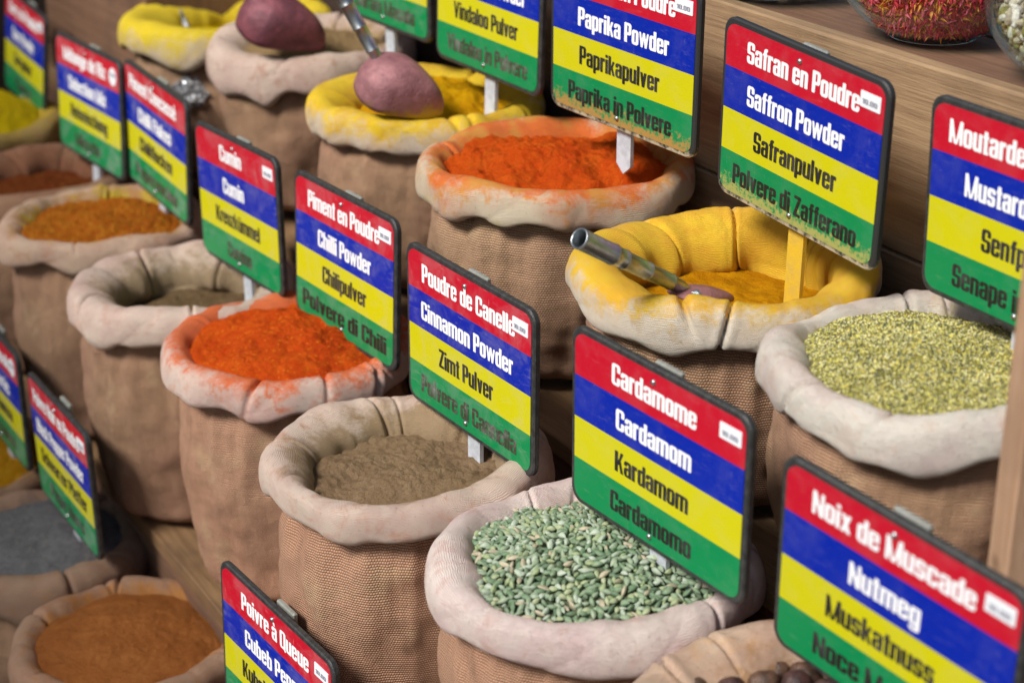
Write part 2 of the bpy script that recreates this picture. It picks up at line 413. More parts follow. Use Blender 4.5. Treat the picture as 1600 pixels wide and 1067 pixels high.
# ------------------------------------------------------------------ colours of the stall
BURLAP = (0.30, 0.175, 0.105)
M_edge = simple_mat("sign_black_edge", (0.022, 0.024, 0.026), 0.45, 0, 0.4, 1.5, 0.001, (0.05, 0.052, 0.05))
t = NT("sign_edge_dusty"); _x, _y, _z = t.sep(t.obj)
_k = t.math('ADD', t.math('MULTIPLY', t.math('ADD', _z, 7.6), -1.2), t.math('MULTIPLY', t.math('SUBTRACT', t.noise(t.obj, 1.2, 5, .7), .45), 5.0))
t.col(t.mix(t.ramp(_k, -.3, .8), (.024, .026, .028), (.42, .36, .24))); t.rough(.55); M_edge_dusty = t.m
M_white = paint_mat("lettering_white", (0.86, 0.87, 0.90), 0.12)
M_black = paint_mat("lettering_black", (0.018, 0.018, 0.016), 0.25, (0.3, 0.25, 0.1))
M_faded = paint_mat("lettering_faded", (0.05, 0.05, 0.035), 1.0, (0.2, 0.3, 0.15))
M_steel = simple_mat("screw_steel", (0.55, 0.56, 0.58), 0.35, 1.0)
M_plastic = simple_mat("stake_white_plastic", (0.58, 0.62, 0.68), 0.5, 0, 0.3, 0.6)
M_plastic_y = simple_mat("stake_turmeric_dusted", (0.70, 0.45, 0.02), 0.8, 0, 0.3, 0.9, 0.001, (0.60, 0.40, 0.06))
M_clip = simple_mat("stake_top_grey", (0.30, 0.31, 0.28), 0.4, 0, 0.3, 1.0)
M_price = paint_mat("price_sticker_white", (0.80, 0.83, 0.88), 0.1)
M_ink = simple_mat("price_ink", (0.30, 0.31, 0.38), 0.6)
BAND = [("red_band", (0.50, 0.007, 0.024)), ("blue_band", (0.001, 0.018, 0.34)), ("yellow_band", (0.56, 0.53, 0.005)), ("green_band", (0.003, 0.225, 0.07))]
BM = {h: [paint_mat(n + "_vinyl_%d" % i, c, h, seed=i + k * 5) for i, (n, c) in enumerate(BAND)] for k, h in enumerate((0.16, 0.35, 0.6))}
GREEN_DUST = {'y': paint_mat('green_band_turmeric_dusted', BAND[3][1], .16, dusty=(.50, .40, .12)), 'r': paint_mat('green_band_paprika_dusted', BAND[3][1], .16, dusty=(.55, .22, .06))}

def rrect(x0, z0, x1, z1, r, corners, n=6):
    """outline counter-clockwise seen from -Y; corners = (bl, br, tr, tl) flags"""
    P = []
    for k, (cx, cz, a0) in enumerate(((x0, z0, 180), (x1, z0, 270), (x1, z1, 0), (x0, z1, 90))):
        if not corners[k] or r <= 0: P.append((cx, cz)); continue
        ox = cx + (r if cx == x0 else -r); oz = cz + (r if cz == z0 else -r)
        for i in range(n + 1):
            a = math.radians(a0 + 90 * i / n); P.append((ox + r * math.cos(a), oz + r * math.sin(a)))
    return P

def plate_vf(out, y0, y1, bev=0.0):
    """extrude outline from y0 (front) to y1 (back), with a small bevel"""
    n = len(out); cx = sum(p[0] for p in out) / n; cz = sum(p[1] for p in out) / n
    def ring_(s, y): return [(cx + (p[0] - cx) * s[0], y, cz + (p[1] - cz) * s[1]) for p in out]
    hw = max(p[0] for p in out) - cx; hz = max(p[1] for p in out) - cz
    s1 = (1 - bev / hw, 1 - bev / hz)
    V = ring_(s1, y0) + ring_((1, 1), y0 + bev) + ring_((1, 1), y1 - bev) + ring_(s1, y1)
    F = [tuple(range(n)), tuple(range(4 * n - 1, 3 * n - 1, -1))]
    for k in range(3):
        for i in range(n):
            j = (i + 1) % n; F.append((k * n + i, (k + 1) * n + i, (k + 1) * n + j, k * n + j))
    return V, F

def screw_vf(x, z, y, r):
    V = []; F = []; n = 12
    for rr, yy in ((r, y), (r * 0.95, y - 0.10), (r * 0.55, y - 0.2)):
        for i in range(n):
            a = 2 * math.pi * i / n; V.append((x + rr * math.cos(a), yy, z + rr * math.sin(a)))
    for k in range(2):
        for i in range(n):
            j = (i + 1) % n; F.append((k * n + i, k * n + j, (k + 1) * n + j, (k + 1) * n + i))
    F.append(tuple(range(2 * n, 3 * n))); return V, F

SIGN_K = 0.965                # the signs are 19.3 cm wide
def spice_sign(pos, rot, lines, label, stake_len=8.0, stake_top=-0.3, haze=0.16, dirty_edge=False, stake_mat=None, price=True, faded=False,
               cap=1.85, round_price=False, stake_x=0.0, dust_=None, name="spice_sign"):
    root = empty(name, [c * SIGN_K for c in pos], rot, label=label, cat="sign", group="four-colour spice signs")
    root.scale = (SIGN_K,) * 3
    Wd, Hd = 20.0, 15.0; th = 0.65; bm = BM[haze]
    V, F = plate_vf(rrect(-Wd / 2 - .5, -Hd / 2 - .5, Wd / 2 + .5, Hd / 2 + .5, 1.3, (1, 1, 1, 1), 7), 0, th, 0.12)
    mk("plate", V, F, M_edge_dusty if dirty_edge else M_edge, root, smooth=False)
    bh = Hd / 4
    for i in range(4):
        z1 = Hd / 2 - i * bh; z0 = z1 - bh
        c = (i == 3, i == 3, i == 0, i == 0)
        out = rrect(-Wd / 2, z0, Wd / 2, z1, 1.1, c, 6)
        V, F = plate_vf(out, -0.05, 0.02, 0.0)
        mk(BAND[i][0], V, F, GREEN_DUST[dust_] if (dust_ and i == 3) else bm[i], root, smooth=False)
    cols = [M_white, M_white, M_black, M_faded if faded else M_black]
    for i, ln in enumerate(lines):
        if not ln: continue
        t, a, b = ln; zc = Hd / 2 - (i + 0.5) * bh
        desc = 0.0
        V, F = text_vf(t, (a - 0.5) * Wd, (b - 0.5) * Wd, zc - cap * 0.5 + desc, cap, -0.075)
        mk("lettering", V, F, cols[i], root, smooth=False)
    for z in (Hd / 2 - 0.75, -Hd / 2 + 0.7):
        V, F = screw_vf(-0.3 + stake_x, z, -0.05, 0.26); mk("screw", V, F, M_steel, root)
    if price:
        if round_price:
            out = [(Wd / 2 - 1.7 + 1.1 * math.cos(2 * math.pi * k / 20), Hd / 2 - 1.9 + 1.15 * math.sin(2 * math.pi * k / 20)) for k in range(20)]
        else: out = rrect(Wd / 2 - 2.75, Hd / 2 - 2.15, Wd / 2 - 0.4, Hd / 2 - 0.85, 0.08, (1, 1, 1, 1), 3)
        V, F = plate_vf(out, -0.11, -0.03, 0.0); p = mk("price_sticker", V, F, M_price, root, smooth=False)
        V, F = text_vf("10.00", Wd / 2 - 2.5, Wd / 2 - 0.75, Hd / 2 - 1.85, 0.42, -0.13)
        mk("price_print", V, F, M_ink, p, smooth=False)
    # flat plastic stake screwed to the back
    V, F = box_vf(-1.05, th + .01, -Hd / 2 - stake_len, 0.95, th + 0.42, Hd / 2 - 1.0)
    for k in range(len(V)):
        if V[k][2] < -Hd / 2 - stake_len + .1: V[k] = (V[k][0] * 0.25, V[k][1], V[k][2] - 0.9)
    # pointed foot: keep the shaft straight above it
    V2, F2 = box_vf(-1.05, th + .01, -Hd / 2 - stake_len + 0.9, 0.95, th + 0.42, Hd / 2 - 1.0, 0)
    o = len(V2); V2 += [(-0.05, th + .01, -Hd / 2 - stake_len), (-0.05, th + .42, -Hd / 2 - stake_len)]
    F2 = [f for f in F2 if set(f) != {0, 2, 6, 4}] + [(0, o, 4), (2, 6, o + 1), (0, 2, o + 1, o), (4, o, o + 1, 6)]
    st = mk("stake", [(x + stake_x, y, z) for x, y, z in V2], F2, stake_mat or M_plastic, root, smooth=False)
    V, F = box_vf(-1.6 + stake_x, th + .43, Hd / 2 - 1.4, 1.5 + stake_x, th + 0.95, Hd / 2 + 0.6 + stake_top, 0.12)
    mk("stake_head", V, F, M_clip, st, smooth=False)
    return root

# ------------------------------------------------------------------ sacks
def frame_axes(cx, cy):
    return Vector((cx, cy, 0))
PROF = [(-3.1, -11), (-3.3, -7.8), (-3.9, -5.2), (-4.35, -3.4), (-4.0, -1.7), (-2.9, -.5), (-1.85, -.05), (-0.95, -.2), (-.3, -.75), (0, -1.6), (.08, -2.5), (.0, -3.3), (-.35, -3.85), (-1.0, -4.0), (-1.9, -3.7)]
def sack(cx, cy, zt, ra, rb_, height, seed, label, base, dust, extent, body=None, tilt=(0, 0), roll=1.0, dust2=None, stain=(0.45, 0.20, 0.13),
         stain_amt=0.6, pleat=0.38, res=1.0, ncrease=7, wav=0.5, crease_deep=1.0, spots=0.45, manual=(), puff=.35, wide=.38):
    root = empty("spice_sack", (cx, cy, zt - height), label=label, cat="sack", group="burlap sacks of spice")
    rnd = random.Random(seed); ang0 = math.atan2(ACR.y, ACR.x)
    NT_ = int(460 * res); prof = catmull(PROF, 4); NP = len(prof)
    arc = [0]
    for i in range(1, NP): arc.append(arc[-1] + float(np.hypot(*(prof[i] - prof[i - 1]))))
    cre = [(rnd.uniform(0, 2 * math.pi), rnd.uniform(-0.09, 0.09), rnd.uniform(.45, 1.0) * crease_deep, rnd.uniform(.010, .026), rnd.uniform(.2, .65), rnd.uniform(.16, .5)) for _ in range(ncrease)]
    cre += list(manual)
    def R(th):
        c, s = math.cos(th), math.sin(th)
        r = ra * rb_ / math.sqrt((rb_ * c) ** 2 + (ra * s) ** 2)
        return r * (1 + 0.035 * mn.noise(Vector((c * 1.6 + seed * 3.3, s * 1.6, 1.7))) + 0.008 * mn.noise(Vector((c * 4 + seed, s * 4, 4.7))))
    def topz(th):
        c, s = math.cos(th), math.sin(th)
        return wav * 1.6 * mn.noise(Vector((c * 1.3 + seed * 1.7, s * 1.3, 9.1))) + wav * 0.55 * mn.noise(Vector((c * 4 + seed, s * 4, 2.2))) + tilt[0] * c + tilt[1] * s
    V = []; UV = []
    for i in range(NT_):
        th = 2 * math.pi * i / NT_; c0, s0 = math.cos(th), math.sin(th); r = R(th); tz = topz(th)
        k = roll * (1 + 0.34 * mn.noise(Vector((c0 * 1.9 + seed * 2.3, s0 * 1.9, 5.5))) + 0.04 * mn.noise(Vector((c0 * 5 + seed, s0 * 5, 7.5))))
        hemv = 1 + 0.42 * mn.noise(Vector((c0 * 3.1 + seed * 1.3, s0 * 3.1, 12.5)))
        ca, sa = math.cos(th + ang0), math.sin(th + ang0)
        flare = 1.1 * mn.noise(Vector((c0 * 2.4 + seed * .7, s0 * 2.4, 15.5))) - .1
        win = (1.0 if wide > .1 else .80) + wide * (0.5 + 0.5 * math.cos(th + ang0 - math.radians(125))) ** 1.2 + .35 * mn.noise(Vector((c0 * 2.2 + seed * 4, s0 * 2.2, 6.5)))
        for j, (dr, dz) in enumerate(prof):
            t = j / (NP - 1)
            kk = k if dz > -4.5 or dr > -3 else 1.0
            DR = (dr + 2.0) * kk - 2.0 * (1 + 0.5 * (kk - 1)); DZ = dz * (kk if j > NP * .4 else 1.0)
            if t > .5: DR += flare * (t - .5) * 2.2
            if DR < -1.7: DR = -1.7 + (DR + 1.7) * win
            if t > 0.6: DZ *= 1 + (hemv - 1) * (t - 0.6) / 0.4
            # creases: pinches that run over the roll, a little askew
            pin = 0
            for (tc, sl, dp, wd, c_t, c_w) in cre:
                d = (th - tc - sl * (t - .5) * 6 + math.pi) % (2 * math.pi) - math.pi
                if abs(d) < wd * 6:
                    g = math.exp(-(d / wd) ** 2)
                    env = math.exp(-((t - c_t) / c_w) ** 2)
                    pin += dp * env * (g - 0.12 * math.exp(-((abs(d) - wd * 3) / (wd * 2.2)) ** 2))
            px, py = c0 * r, s0 * r
            wrk = 0.46 * fbm(px * .16 + seed, py * .16, dz * .2 + t, 2) + 0.05 * fbm(px * .7, py * .7 + seed, dz * .6, 2)
            rid = 1 - abs(mn.noise(Vector((px * .13 + t * 1.6 + seed * 2, py * .13 - t * 1.3, seed)))) * 2
            wrk -= 0.10 * max(0, rid) ** 8
            if j < 22: wrk += puff * (1 - j / 22) * (mn.noise(Vector((c0 * 2.6 + seed * 5, s0 * 2.6, dz * .12))) * 1.5 - .2)
            ccx, ccz = -2.0, -1.9
            nx, nz = DR - ccx, DZ - ccz; L = math.hypot(nx, nz) + 1e-6
            o = wrk - pin * 0.9
            
            DR += nx / L * o; DZ += nz / L * o
            rr = r + DR
            V.append((rr * ca, rr * sa, height + tz * (1 if j > 5 else 1) + DZ)); UV.append((th * 12.5, arc[j]))
    F = []
    for i in range(NT_):
        a = i * NP; b = ((i + 1) % NT_) * NP
        for j in range(NP - 1): F.append((a + j, b + j, b + j + 1, a + j + 1))
    rim_uv = UV
    mrim = rim_mat("rolled_canvas_%d" % seed, base, dust, extent, seed, dust2, stain, stain_amt, spots)
    mk("rolled_rim", V, F, mrim, root, uv=rim_uv)
    # body
    V = []; UV = []; NZ = 42; NB = int(200 * res)
    for i in range(NB):
        th = 2 * math.pi * i / NB; c0, s0 = math.cos(th), math.sin(th); r = R(th); tz = topz(th)
        ca, sa = math.cos(th + ang0), math.sin(th + ang0)
        for j in range(NZ + 1):
            q = j / NZ; z = (height - 2.6 + tz) * (1 - q)
            dr = -2.6 + 1.05 * min(1, q * 5) ** .7 - (0.9 if height > 21 or height < 20.3 else 2.2) * q ** 2
            dr += 0.35 * math.sin(math.pi * q)
            e = z / 2.2
            if e < 1: dr -= 2.2 * (1 - math.sqrt(max(0, 1 - (1 - e) ** 2)))
            pl = pleat * math.exp(-q * 3.0) * (mn.noise(Vector((c0 * 7 + seed, s0 * 7, 3.3))) * 1.6 + 0.6 * mn.noise(Vector((c0 * 16, s0 * 16 + seed, 1.1))))
            px, py = c0 * r, s0 * r
            dr += .30 * (1 - 2 * abs(mn.noise(Vector((c0 * 3.2 + seed * 3, s0 * 3.2, z * .035))))) * (1 - .4 * q) + .45 * math.sin(math.pi * min(1, q * 1.15)) ** 2 - .35
            dr += pl + 1.15 * fbm(px * .13 + seed * 2, py * .13, z * .10, 3) + 0.24 * fbm(px * .35, py * .35 + seed, z * .55, 2)
            # slumped folds near the foot
            dr += 0.28 * math.sin(z * 1.1 + 3 * mn.noise(Vector((c0 * 2, s0 * 2, seed)))) * max(0, q - .72) * 3
            rr = r + dr; V.append((rr * ca, rr * sa, z)); UV.append((th * 11.8, z))
    F = []; n1 = NZ + 1
    for i in range(NB):
        a = i * n1; b = ((i + 1) % NB) * n1
        for j in range(NZ): F.append((a + j, a + j + 1, b + j + 1, b + j))
    F.append(tuple(i * n1 + NZ for i in range(NB)))
    mk("burlap_body", V, F, body or M_body[seed % 3], root, uv=UV)
    return root, R, ang0

M_body = [burlap_mat("burlap_%d" % i, b, i) for i, b in enumerate(((0.38, 0.225, 0.13), (0.33, 0.19, 0.11), (0.39, 0.24, 0.14)))]
M_body_red = burlap_mat("burlap_reddish", (0.42, 0.23, 0.145), 5, (0.42, 0.14, 0.08))

def heap(cx, cy, zt, R, ang0, level, mound, mat, label, cat, seed, lump=0.5, lumpf=.35, fine=0.12, dips=(), name="spice_heap", res=1.0, rin=2.6, peak=(0, 0), rough2=0.0):
    """powder inside the mouth of a sack; level / mound in cm above the rim top"""
    NR, NA = int(100 * res), int(230 * res); V = [(0, 0, 0)]
    def H(x, y, q):
        X = x - peak[0]; Y = y - peak[1]
        h = level + mound * max(0, 1 - q ** 2.2) * (1 - 0.02 * (X * X + Y * Y) ** .5)
        if lump: h += lump * fbm(x * lumpf * .6 + seed, y * lumpf * .6, seed, 4) * 2
        b = mn.noise(Vector((x * .8 + seed, y * .8, 3.1)))
        h += fine * 2 * fbm(x * 1.6, y * 1.6 + seed, 1.0, 3)
        if rough2:
            v = mn.cell(Vector((x * 1.3 + 2 * b, y * 1.3, seed))); d = mn.voronoi(Vector((x * .55 + b * .5, y * .55, seed)))[0]
            h += rough2 * (1 - min(1, d[0] * 1.5)) ** 1.0 * (0.5 + fbm(x * .3, y * .3, seed + 4., 2))
        for (dx, dy, dd, dw) in dips: h -= dd * math.exp(-((x - dx) ** 2 + (y - dy) ** 2) / dw ** 2)
        return h
    V = [(0, 0, H(0, 0, 0))]
    for k in range(1, NR + 1):
        q = k / NR
        for i in range(NA):
            th = 2 * math.pi * i / NA; r = (R(th) - rin) * q
            x, y = r * math.cos(th + ang0), r * math.sin(th + ang0); V.append((x, y, H(x, y, q)))
    F = [(0, 1 + i, 1 + (i + 1) % NA) for i in range(NA)]
    for k in range(NR - 1):
        a = 1 + k * NA; b = a + NA
        for i in range(NA):
            j = (i + 1) % NA; F.append((a + i, b + i, b + j, a + j))
    # closed underside so the heap is a solid body
    n0 = len(V); last = 1 + (NR - 1) * NA
    for i in range(NA):
        x, y, z = V[last + i]; V.append((x * .8, y * .8, min(z, level) - 5.0))
    for i in range(NA):
        j = (i + 1) % NA; F.append((last + i, n0 + i, n0 + j, last + j))
    F.append(tuple(n0 + i for i in range(NA - 1, -1, -1)))
    o = mk(name, V, F, mat, None, loc=(cx, cy, zt))
    tag(o, label, cat, None, "stuff")
    return o, H

def frame_pt(p): return p

Q = 1.0
# ---- base colours (linear) for the cloth
PALE = (0.80, 0.69, 0.63); CREAM = (0.62, 0.50, 0.38); TAN = (0.50, 0.36, 0.25); WARM = (0.60, 0.44, 0.32)

# middle row (rim tops at -70.5), nearest first ------------------------------------------------
ZB, HB = -70.5, 26.0
nut = sack(19.5, 101.5, ZB, 12.6, 12.4, HB, 3, "pale sack at the bottom edge holding nutmegs, below the nutmeg sign", WARM, (0.40, 0.22, 0.10), 4.5, stain_amt=.45, stain=(0.62, 0.33, 0.12), ncrease=10, res=Q)
card = sack(6.4, 122.8, ZB + .8, 13.2, 12.5, HB, 4, "pale pinkish sack full of green cardamom pods", PALE, (0.52, 0.42, 0.33), 4.2, stain=(0.60, 0.33, 0.27), stain_amt=.5, ncrease=5, res=Q, wav=.45, body=M_body_red, roll=1.06, wide=.08)
cinn = sack(-9.4, 141.3, ZB + .8, 12.9, 12.3, HB, 8, "sack with greyish brown powder around the stake of the cinnamon sign", (0.74, 0.60, 0.50), (0.38, 0.27, 0.15), 6.4, stain=(0.62, 0.24, 0.13), stain_amt=.5, ncrease=7, res=Q, body=M_body_red, crease_deep=1.3, wav=.5, wide=.3)
chil = sack(-22.3, 166.6, ZB + .8, 13.3, 12.5, HB, 6, "sack heaped with bright red-orange powder in front of the chilli sign", (0.74, 0.60, 0.52), (0.76, 0.15, 0.03), 8.9, stain=(0.75, 0.25, 0.12), stain_amt=.5, ncrease=8, res=Q, body=M_body_red, wide=.08)
cumi = sack(-35.9, 183.2, ZB + .5, 12.6, 12.2, HB, 9, "pinkish sack with a deep dark hollow in front of the cumin sign", (0.72, 0.58, 0.48), (0.38, 0.28, 0.16), 5.5, stain=(0.6, 0.28, 0.2), stain_amt=.45, ncrease=6, res=.85, crease_deep=1.3, body=M_body[1])
vert = sack(-49.3, 204.5, ZB + .5, 12.6, 12.2, HB, 11, "sack of rusty orange spice with bright yellow powder spilt on its rim", (0.62, 0.46, 0.34), (0.48, 0.24, 0.08), 6.5, dust2=(0.60, 0.42, 0.02), stain=(0.5, 0.22, 0.10), ncrease=6, res=.7, body=M_body[1], wide=.08)
hot = sack(-61.9, 224.1, ZB, 12.6, 12.2, HB, 12, "brown sack of dark reddish spice in front of the second sign from the left edge", (0.36, 0.22, 0.13), (0.24, 0.10, 0.05), 7.0, ncrease=6, res=.6, body=M_body[1])
left = sack(-77.0, 249.0, ZB, 12.6, 12.2, HB, 13, "far sack heaped with mustard yellow powder at the left edge", (0.42, 0.30, 0.10), (0.55, 0.38, 0.02), 8.0, ncrease=6, res=.5, body=M_body[1])

# back row (rim tops at about -52) -------------------------------------------------------------
ZC, HC = -52.0, 20.5
must = sack(31.0, 120.8, ZC + .1, 13.2, 12.6, HC, 21, "white sack full of yellow-green ground mustard at the right edge", (0.78, 0.73, 0.64), (0.70, 0.60, 0.25), 4.6, stain=(0.66, 0.42, 0.30), stain_amt=.45, ncrease=6, res=Q, wav=.5, roll=1.0, wide=.08)
safr = sack(17.9, 140.4, ZC + .5, 13.2, 12.6, HC, 22, "pale sack stained bright yellow inside, with a steel scoop handle over its rim", (0.76, 0.69, 0.58), (0.84, 0.46, 0.003), 9.8, dust2=(0.86, 0.54, 0.004), stain=(0.62, 0.45, 0.30), stain_amt=.45, ncrease=8, res=Q, crease_deep=1.2, wav=.55, puff=.8)
papr = sack(4.4, 167.0, ZC + 1.0, 13.9, 13.2, HC, 23, "cream sack of red-orange paprika with yellowish dust on its rim", (0.72, 0.62, 0.46), (0.78, 0.16, 0.015), 9.2, dust2=(0.72, 0.30, 0.04), stain=(0.62, 0.52, 0.10), stain_amt=.55, ncrease=5, res=Q, pleat=.7, wav=.4, wide=.08)
vind = sack(-9.4, 189.8, ZC + 1.1, 12.9, 12.6, HC, 24, "sack rimmed with vivid yellow powder, holding a pink metal scoop head", (0.72, 0.60, 0.48), (0.88, 0.60, 0.003), 10.2, dust2=(0.80, 0.48, 0.004), stain=(0.6, 0.4, 0.2), ncrease=6, res=.85, roll=1.15)
brow = sack(-24.3, 214.3, ZC + 1.5, 12.7, 12.4, HC, 25, "pale brown sack of beige powder with a dark pink scoop head in it", (0.68, 0.53, 0.44), (0.42, 0.29, 0.14), 6.5, ncrease=6, res=.7, roll=1.1)
yell = sack(-37.0, 231.9, ZC + .6, 14.2, 13.2, HC, 26, "far pale sack bright yellow inside, behind the beige powder sack", (0.72, 0.60, 0.44), (0.80, 0.60, 0.003), 11.0, ncrease=5, res=.6, roll=1.2)

# front row (rim tops at -100) -----------------------------------------------------------------
ZA, HA = -100.0, 20.0
oran = sack(-39.5, 158.5, ZA, 12.3, 12.3, HA, 31, "brown sack heaped with fine orange-brown powder in the bottom left corner", (0.42, 0.27, 0.18), (0.46, 0.20, 0.05), 6.5, stain=(0.4, 0.2, 0.08), ncrease=7, res=.9, wide=.08)
grey = sack(-53.4, 179.7, ZA, 12.0, 12.3, HA, 32, "brown sack full of dark grey ground pepper at the left edge", (0.36, 0.24, 0.16), (0.22, 0.17, 0.13), 5.5, stain=(0.4, 0.2, 0.08), ncrease=7, res=.8)
lowl = sack(-67.4, 200.8, ZA, 12.7, 12.3, HA, 33, "sack of orange powder at the far left, beyond the dark grey pepper", (0.34, 0.22, 0.14), (0.55, 0.28, 0.02), 6.5, ncrease=7, res=.5)
poiv = sack(-27.0, 130.5, ZA, 12.6, 12.3, HA, 34, "sack mostly below the frame in front of the cubeb pepper sign", (0.45, 0.31, 0.2), (0.2, 0.15, 0.1), 5.5, ncrease=7, res=.5)

# ---- spices
P_chil = powder_mat("chilli_powder", (0.66, 0.075, 0.008), (0.78, 0.125, 0.012), (0.42, 0.03, 0.006), 1, 16, .004, (0.80, 0.20, 0.015), .05)
P_papr = powder_mat("paprika_powder", (0.68, 0.085, 0.008), (0.75, 0.13, 0.012), (0.52, 0.045, 0.006), 2, 12, .004)
P_turm = powder_mat("turmeric_powder", (0.70, 0.34, 0.004), (0.74, 0.42, 0.005), (0.62, 0.25, 0.004), 3, 12, .003)
P_saff = powder_mat("saffron_powder", (0.42, 0.175, 0.002), (0.52, 0.24, 0.003), (0.34, 0.12, 0.002), 4, 10, .0015)
P_must = powder_mat("mustard_powder", (0.48, 0.44, 0.11), (0.60, 0.54, 0.15), (0.14, 0.14, 0.07), 5, 18, .006)
P_cinn = powder_mat("cinnamon_powder", (0.31, 0.205, 0.115), (0.37, 0.255, 0.15), (0.21, 0.13, 0.07), 6, 12, .005)
P_cumi = powder_mat("cumin_powder", (0.17, 0.11, 0.055), (0.22, 0.15, 0.08), (0.11, 0.07, 0.035), 7, 12, .004)
P_vert = powder_mat("rusty_spice_mix", (0.50, 0.13, 0.012), (0.58, 0.20, 0.02), (0.32, 0.055, 0.01), 8, 6, .008, (0.65, 0.36, 0.03), .06)
P_hot = powder_mat("dark_red_spice", (0.20, 0.045, 0.012), (0.26, 0.08, 0.02), (0.10, 0.02, 0.01), 9, 8, .006)
P_left = powder_mat("yellow_curry", (0.66, 0.50, 0.006), (0.74, 0.56, 0.01), (0.52, 0.36, 0.01), 10, 10, .004)
P_beig = powder_mat("beige_powder", (0.38, 0.25, 0.12), (0.44, 0.30, 0.15), (0.28, 0.18, 0.08), 11, 12, .004)
P_yell = powder_mat("yellow_powder", (0.70, 0.52, 0.006), (0.76, 0.58, 0.01), (0.60, 0.40, 0.01), 12, 12, .004)
P_oran = powder_mat("orange_brown_powder", (0.33, 0.115, 0.03), (0.40, 0.15, 0.042), (0.25, 0.075, 0.02), 13, 14, .003)
P_grey = powder_mat("grey_pepper_powder", (0.17, 0.17, 0.18), (0.23, 0.23, 0.24), (0.10, 0.10, 0.11), 14, 20, .004, (0.3, 0.28, 0.24), .06)
P_lowl = powder_mat("amber_powder", (0.55, 0.26, 0.01), (0.62, 0.32, 0.02), (0.4, 0.16, 0.01), 15, 8, .005)

def hp(s, cx, cy, zt, *a, **k): return heap(cx, cy, zt, s[1], s[2], *a, **k)
hp(chil, -22.3, 166.6, ZB + .8, -1.3, 2.2, P_chil, "bright red-orange chilli powder heaped high in its sack", "chilli powder", 41, lump=.55, fine=.12, dips=((3.0, 1.5, .9, 1.2), (5.5, 3, .7, 1.3), (1, -5, .5, 1.6)), rough2=.5)
hp(papr, 4.4, 167.0, ZC + 1.0, -1.5, 2.2, P_papr, "lumpy red-orange paprika below the Paprika Powder sign", "paprika", 42, lump=.95, fine=.16, rough2=.6, dips=((-6.5, -3, 1.2, 2.2), (2, 5.5, .8, 3)))
hp(vind, -9.4, 189.8, ZC + 1.1, -2.0, 2.6, P_turm, "golden yellow powder in the sack with the pink scoop head", "curry powder", 43, lump=.8, fine=.1, rough2=.4, dips=((-8, 0, 2.2, 4),))
hp(safr, 17.9, 140.4, ZC + .5, -4.9, 0.5, P_saff, "dark amber yellow powder lying deep in the sack under the saffron sign", "saffron powder", 44, lump=.45, fine=.04, rin=3.9)
hm, Hm = hp(must, 31.0, 120.8, ZC + .1, -1.3, 2.2, P_must, "speckled yellow-green ground mustard filling the white sack", "mustard powder", 45, lump=.55, fine=.14, dips=((3.0, -2.5, .9, 2.0), (1, -5, .4, 2)), rough2=.2)
hp(cinn, -9.4, 141.3, ZB + .8, -3.1, 0.9, P_cinn, "greyish brown cinnamon powder low in its sack", "cinnamon powder", 46, lump=.8, fine=.12, rough2=.18, rin=2.8)
hp(cumi, -35.9, 183.2, ZB + .5, -4.9, 0.5, P_cumi, "dark olive brown cumin powder deep in its sack", "cumin powder", 47, lump=.5, fine=.1, res=.8, rin=3.4)
hp(vert, -49.3, 204.5, ZB + .5, -1.6, 1.4, P_vert, "coarse rusty orange spice in the sack with the yellow-dusted rim", "spice mix", 48, lump=.5, fine=.25, res=.7)
hp(hot, -61.9, 224.1, ZB, -3.2, 0.8, P_hot, "dark reddish brown spice in the shaded brown sack", "ground spice", 49, lump=.5, fine=.2, res=.5)
hp(left, -77.0, 249.0, ZB, -.6, 4.2, P_left, "mustard yellow powder heaped at the left edge below the farthest sign", "curry powder", 50, lump=.5, fine=.15, res=.5)
hp(brow, -24.3, 214.3, ZC + 1.5, -2.4, 2.6, P_beig, "beige powder under the dark pink scoop head", "ground spice", 51, lump=.5, fine=.12, res=.7)
hp(yell, -37.4, 231.9, ZC + .6, -4.0, .8, P_yell, "bright yellow powder in the farthest sack at the top", "turmeric powder", 52, lump=.4, fine=.1, res=.6)
hp(oran, -39.5, 158.5, ZA, -1.0, 1.9, P_oran, "fine orange-brown powder heaped in the bottom left sack", "ground spice", 53, lump=.35, fine=.06, res=.9)
hp(grey, -53.4, 179.7, ZA, -.8, 1.4, P_grey, "dark grey ground pepper in the sack at the left edge", "ground pepper", 54, lump=.25, fine=.06, res=.8)
hp(lowl, -67.4, 200.8, ZA, -1.2, 2.2, P_lowl, "amber orange powder in the sack at the far left", "ground spice", 55, lump=.4, fine=.15, res=.5)
hp(poiv, -27.0, 130.5, ZA, -2.0, 1.0, P_grey, "dark pepper in the sack below the cubeb pepper sign", "ground pepper", 56, lump=.4, fine=.2, res=.5)
hc, Hc = hp(card, 6.4, 122.8, ZB + .8, -1.5, 2.3, simple_mat("cardamom_bed", (0.10, 0.13, 0.07), 0.9, 0, .4, 1.5, .002), "bed of broken husks and dust under the cardamom pods", "cardamom husks", 57, lump=.5, fine=.15)
hn, Hn = hp(nut, 19.5, 101.5, ZB, -3.0, 1.5, simple_mat("nutmeg_bed", (0.05, 0.028, 0.02), 0.9, 0, .4, 1.5, .002), "dark dust and shell bits under the nutmegs", "nutmeg dust", 58, lump=.3, fine=.1, res=.6)

